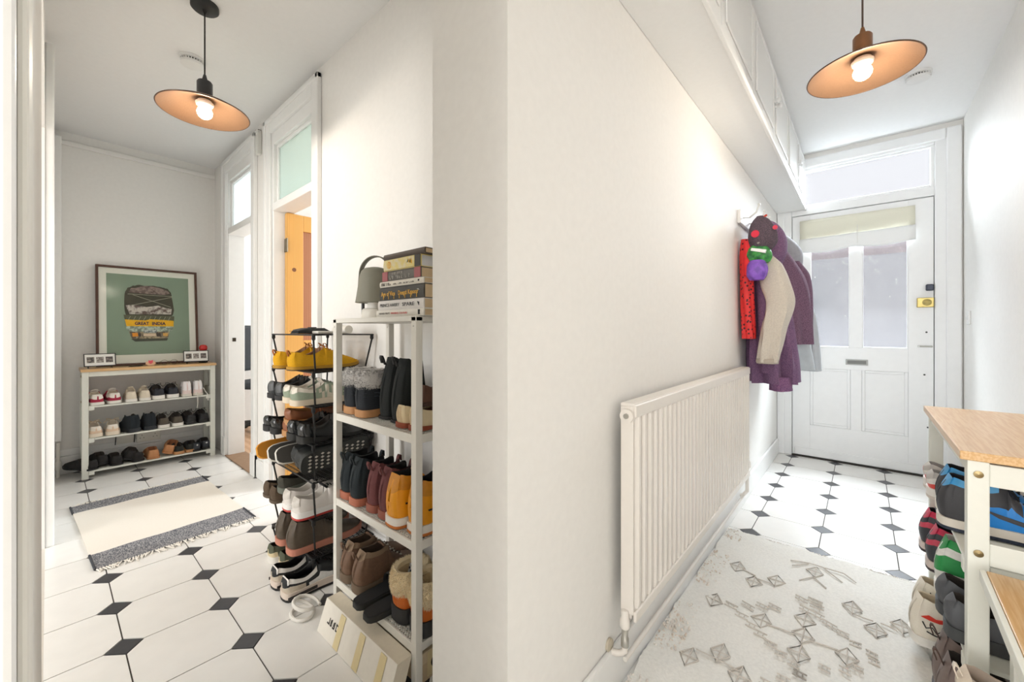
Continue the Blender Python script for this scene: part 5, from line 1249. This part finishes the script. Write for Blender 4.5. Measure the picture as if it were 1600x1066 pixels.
MB().prism([(-.03, .012), (-.012, .002), (.012, .002), (.03, .012), (.026, .034), (.012, .03), (0, .04), (-.012, .03), (-.026, .034)], -.002, .002, 'y').build('petal', M((240, 196, 160), .7, var=.05), fl)
MB().prism([(-.012, .022), (0, .012), (.012, .022), (.014, .042), (0, .038), (-.014, .042)], -.005, -.002, 'y').build('petal', M((232, 96, 110), .7, var=.05), fl)
MB().box(-.02, .02, -.006, .012, 0, .003).build('foot', M((214, 170, 130), .7), fl)
gl = thing('eyeglasses', 'thin wire eyeglasses lying in front of the poster', 'eyeglasses', (.63, 4.15, .777))
for sx in (-.03, .03): MB().tube([(sx + .022 * math.cos(a * PI / 8), 0, .02 + .017 * math.sin(a * PI / 8)) for a in range(16)], .0014, 5, True).build('lens_rim', M((120, 104, 70), .4, metal=.8), gl, True)
MB().tube([(-.008, 0, .026), (0, -.002, .03), (.008, 0, .026)], .0014, 5).build('bridge', M((120, 104, 70), .4, metal=.8), gl, True)
for sx in (-.052, .052): MB().tube([(sx, 0, .026), (sx * 1.02, .07, .02), (sx, .1, .003)], .0014, 5).build('temple', M((60, 52, 44), .4), gl, True)
kn = thing('hair_clip', 'slim black clip lying on the oak rack', 'clip', (.435, 4.14, .776), .3)
MB().box(-.045, .045, -.004, .004, 0, .003).build('clip_blade', BLACK, kn, bevel=.001); MB().tube([(-.04, 0, .004), (.04, 0, .006)], .002, 6).build('clip_spring', BLACKM, kn, True)

# socket behind the rack
sk = thing('wall_socket', 'double white wall socket behind the shoe rack', 'socket', (.536, YB, .192))
MB().box(-.073, .073, -.02, 0, -.043, .043).build('socket_plate', M((236, 234, 224), .4), sk, bevel=.004)
for sx in (-.04, .04):
    for dx_, dz_ in ((0, .012), (-.011, -.01), (.011, -.01)): MB().box(sx + dx_ - .002, sx + dx_ + .002, -.0206, -.02, dz_ - .003, dz_ + .003).build('pin_hole', BLACK, sk)
    MB().box(sx - .006, sx + .006, -.023, -.02, .022, .036).build('rocker', M((238, 236, 228), .4), sk, bevel=.001)
bp = thing('blanking_plate', 'plain white plate beside the wall socket behind the rack', 'plate', (.40, YB, .20))
MB().box(-.05, .05, -.016, 0, -.043, .043).build('cover', M((232, 230, 220), .4), bp, bevel=.003)
for sx in (-.054, .054): MB().tube([(sx, -.018, .04), (sx - .004, -.018, -.044)], .003, 6).build('cable', BLACK, bp, True)

# ------------------------------------------------------------------ coat hooks and coats
hk = thing('coat_rail', 'white coat hook rail on the wall above the radiator end', 'coat rail', (2.66, YW, 1.72))
MB().box(0, 1.0, -.018, 0, -.04, .04).build('rail_board', GLOSSW, hk, bevel=.003)
for q in range(6):
    x = .06 + q * .176
    h = MB().tube([(x, -.018, .0), (x, -.05, -.005), (x, -.085, .02), (x, -.10, .06)], .005, 8).build('hook', M((228, 228, 224), .35, metal=.3), hk, True)
    MB().lathe([(0, -.007), (.008, -.004), (.008, .004), (0, .007)], 10, (x, -.10, .064)).build('hook_ball', M((228, 228, 224), .35), h, True)

def drape(m, secs, n=40, folds=9, amp=.012, ph=0.0, close_top=True, close_bot=True):
    """loft of rippled ellipses: (z, cx, cy, rx, ry)"""
    out = []; NZ = 44
    for i in range(NZ + 1):
        t_ = i / NZ; z = lerp(secs[0][0], secs[-1][0], t_)
        g = [sinterp([(-s[0], s[q]) for s in secs], -z) for q in (1, 2, 3, 4)]
        r = []
        for k_ in range(n):
            a = 2 * PI * k_ / n
            f = 1 + (amp / max(.03, min(g[2], g[3]))) * t_ * (math.sin(folds * a + ph + 1.3 * math.sin(t_ * 4)) + .5 * math.sin((folds + 4) * a + ph * 2 - t_ * 5)) + .012 * math.sin(13 * t_ + 3 * a)
            r.append((g[0] + g[2] * f * math.cos(a), min(YW - .006, g[1] + g[3] * f * math.sin(a)), z))
        out.append(r + [r[0]])
    m.grid(out)
    if close_top: m.add(out[0][:-1], [tuple(range(n))])
    if close_bot: m.add(out[-1][:-1], [tuple(range(n))])
    return m
def tweed(c1, c2): return M(c1, .95, rgb2=c2, bump=.5, scale=230)
GH = 'coats on the rail'
PUR = tweed((100, 74, 106), (132, 98, 128))
c = thing('coat', 'long purple tweed hooded coat hanging over the radiator end', 'coat', (2.86, .45, .70), 0, GH)
def L_(m): m.v = [(p[0] - c.location.x, p[1] - c.location.y, p[2] - c.location.z) for p in m.v]; return m
L_(drape(MB(), [(1.55, 2.86, .455, .085, .075), (1.46, 2.86, .45, .13, .085), (1.3, 2.865, .44, .15, .10), (1.0, 2.88, .42, .165, .12), (.74, 2.895, .41, .18, .125)], 48, 8, .022, .4)).build('coat_body', PUR, c, True)
L_(drape(MB(), [(1.725, 2.85, .47, .02, .02), (1.69, 2.85, .45, .055, .06), (1.62, 2.855, .43, .08, .085), (1.52, 2.86, .43, .10, .095), (1.44, 2.865, .44, .09, .07)], 32, 3, .006, 1.0)).build('hood', PUR, c, True)
L_(drape(MB(), [(1.46, 2.75, .44, .04, .05), (1.25, 2.735, .42, .052, .055), (1.0, 2.745, .42, .05, .05), (.80, 2.76, .42, .046, .05)], 28, 4, .006, 2.0)).build('sleeve', PUR, c, True)
L_(drape(MB(), [(.78, 2.80, .36, .075, .05), (.74, 2.80, .36, .085, .055), (.70, 2.80, .36, .08, .052)], 28, 4, .004, 2.0)).build('hem_band', tweed((104, 70, 108), (138, 96, 130)), c, True)
c = thing('jacket', 'beige fleece jacket sleeve hanging in front of the purple coat', 'jacket', (2.73, .37, .86), 0, GH); fleece = c
BEI = M((204, 196, 184), .97, var=.08, bump=.6, scale=150)
L_(drape(MB(), [(1.475, 2.735, .38, .02, .024), (1.42, 2.735, .365, .048, .055), (1.3, 2.74, .345, .072, .075), (1.2, 2.745, .325, .075, .07), (1.05, 2.72, .35, .062, .06), (.87, 2.69, .375, .052, .05)], 36, 5, .010, .7)).build('sleeve', BEI, c, True)
L_(drape(MB(), [(.89, 2.69, .375, .054, .052), (.875, 2.69, .375, .056, .054), (.862, 2.69, .375, .054, .052)], 28, 4, .002, .7)).build('cuff', M((178, 168, 156), .97, bump=.6, scale=90), c, True)
c = thing('jacket', 'short dark plum tweed jacket behind the purple coat', 'jacket', (3.17, .38, .95), 0, GH)
PLU = tweed((98, 74, 92), (128, 96, 118))
L_(drape(MB(), [(1.62, 3.15, .46, .04, .05), (1.5, 3.15, .42, .10, .09), (1.36, 3.17, .385, .13, .12), (1.15, 3.18, .365, .14, .125), (.96, 3.18, .365, .135, .125)], 44, 6, .013, .2)).build('jacket_body', PLU, c, True)
L_(drape(MB(), [(1.50, 3.22, .34, .03, .03), (1.40, 3.23, .30, .05, .045), (1.2, 3.24, .285, .052, .045), (.985, 3.235, .29, .048, .044)], 28, 3, .004, .2)).build('sleeve', PLU, c, True)
c = thing('jacket', 'pale grey quilted hooded jacket nearest the front door', 'jacket', (3.42, .40, .76), 0, GH)
GRY = M((188, 194, 198), .6, var=.06, bump=.5, scale=22); GRD = M((156, 156, 162), .7, var=.05, bump=.4, scale=60)
L_(drape(MB(), [(1.735, 3.36, .47, .02, .03), (1.69, 3.36, .44, .06, .06), (1.6, 3.37, .405, .085, .09), (1.48, 3.38, .40, .09, .09), (1.38, 3.38, .41, .085, .08)], 32, 3, .006, 0)).build('hood', GRD, c, True)
L_(drape(MB(), [(1.45, 3.40, .43, .09, .08), (1.3, 3.41, .41, .13, .10), (1.05, 3.42, .385, .145, .115), (.78, 3.43, .37, .15, .125)], 44, 6, .012, .9)).build('jacket_body', GRY, c, True)
L_(drape(MB(), [(1.36, 3.47, .35, .035, .035), (1.2, 3.49, .30, .05, .045), (1.0, 3.50, .275, .052, .046), (.765, 3.51, .265, .056, .05)], 28, 4, .006, .9)).build('sleeve', M((182, 186, 190), .55, var=.05, bump=.5, scale=26), c, True)
MB().tube([(.0, -.13, .62), (.015, -.14, .3), (.02, -.14, .02)], .003, 6).build('zip', M((150, 152, 156), .4, metal=.4), c, True)
c = thing('raincoat', 'red raincoat with dark polka dots at the near end of the rail', 'coat', (2.655, .505, 1.0), 0, GH)
POL = M((66, 22, 30), .6, rgb2=(226, 50, 50), kind='voronoi', scale=50, bump=.05)
L_(drape(MB(), [(1.58, 2.675, .52, .02, .02), (1.52, 2.665, .515, .036, .028), (1.45, 2.66, .51, .042, .032), (1.2, 2.672, .505, .04, .034), (1.0, 2.685, .50, .038, .034)], 36, 4, .005, .3)).build('coat_body', POL, c, True)
L_(drape(MB(), [(1.56, 2.63, .50, .014, .018), (1.42, 2.615, .49, .024, .024), (1.36, 2.615, .49, .022, .024)], 20, 3, .002, .3)).build('sleeve', M((226, 40, 48), .6, var=.05), c, True)
c = thing('drawstring_bag', 'dark speckled drawstring bag with a red dot on the coat rail', 'bag', (2.70, .42, 1.5), 0, GH); bag = c
L_(drape(MB(), [(1.69, 2.70, .43, .016, .016), (1.66, 2.70, .425, .035, .045), (1.6, 2.70, .42, .05, .068), (1.54, 2.705, .415, .048, .07), (1.50, 2.705, .42, .03, .05)], 32, 5, .004, .3)).build('bag_body', tweed((72, 62, 72), (100, 84, 94)), c, True)
MB().lathe([(0, -.002), (.02, -.001), (.02, .002), (0, .003)], 18, (-.049, .025, .085), 'x').build('red_dot', M((216, 44, 70), .7), c, True)
MB().tube([(-.012, -.01, .18), (0, -.02, .19), (.012, -.005, .185)], .006, 6).build('drawstring', M((196, 70, 50), .8), c, True)
MB().lathe([(0, -.004), (.012, -.003), (.012, .003), (0, .004)], 14, (-.03, -.066, .11), 'x').build('side_toggle', M((206, 60, 84), .7), c, True)
c = thing('shopping_pouch', 'bunched green, white and purple pouch hanging on the coat rail', 'bag', (2.665, .43, 1.33), 0, GH); pouch = c
L_(drape(MB(), [(1.535, 2.685, .43, .012, .02), (1.51, 2.685, .425, .035, .05), (1.46, 2.685, .42, .045, .062), (1.43, 2.69, .42, .036, .045)], 30, 6, .006, .5)).build('green_top', M((70, 160, 74), .5, rgb2=(40, 110, 60), scale=26), c, True)
L_(MB().prism([(.382, 1.49), (.452, 1.508), (.456, 1.494), (.386, 1.472)], 2.634, 2.650, 'x')).build('white_band', M((244, 244, 244), .5), c)
L_(drape(MB(), [(1.44, 2.665, .43, .03, .035), (1.41, 2.665, .43, .045, .05), (1.36, 2.665, .43, .046, .05), (1.33, 2.665, .43, .03, .034)], 30, 5, .004, .1)).build('purple_base', M((140, 92, 200), .5, rgb2=(112, 74, 170), scale=24), c, True)
MB().tube([(.02, -.005, .20), (.0, -.03, .225), (-.02, -.005, .2)], .005, 6).build('loop', M((150, 144, 138), .8), c, True)
bag.location = (2.625, .425, 1.5); pouch.location = (2.60, .445, 1.33); fleece.location = (2.70, .40, .86)
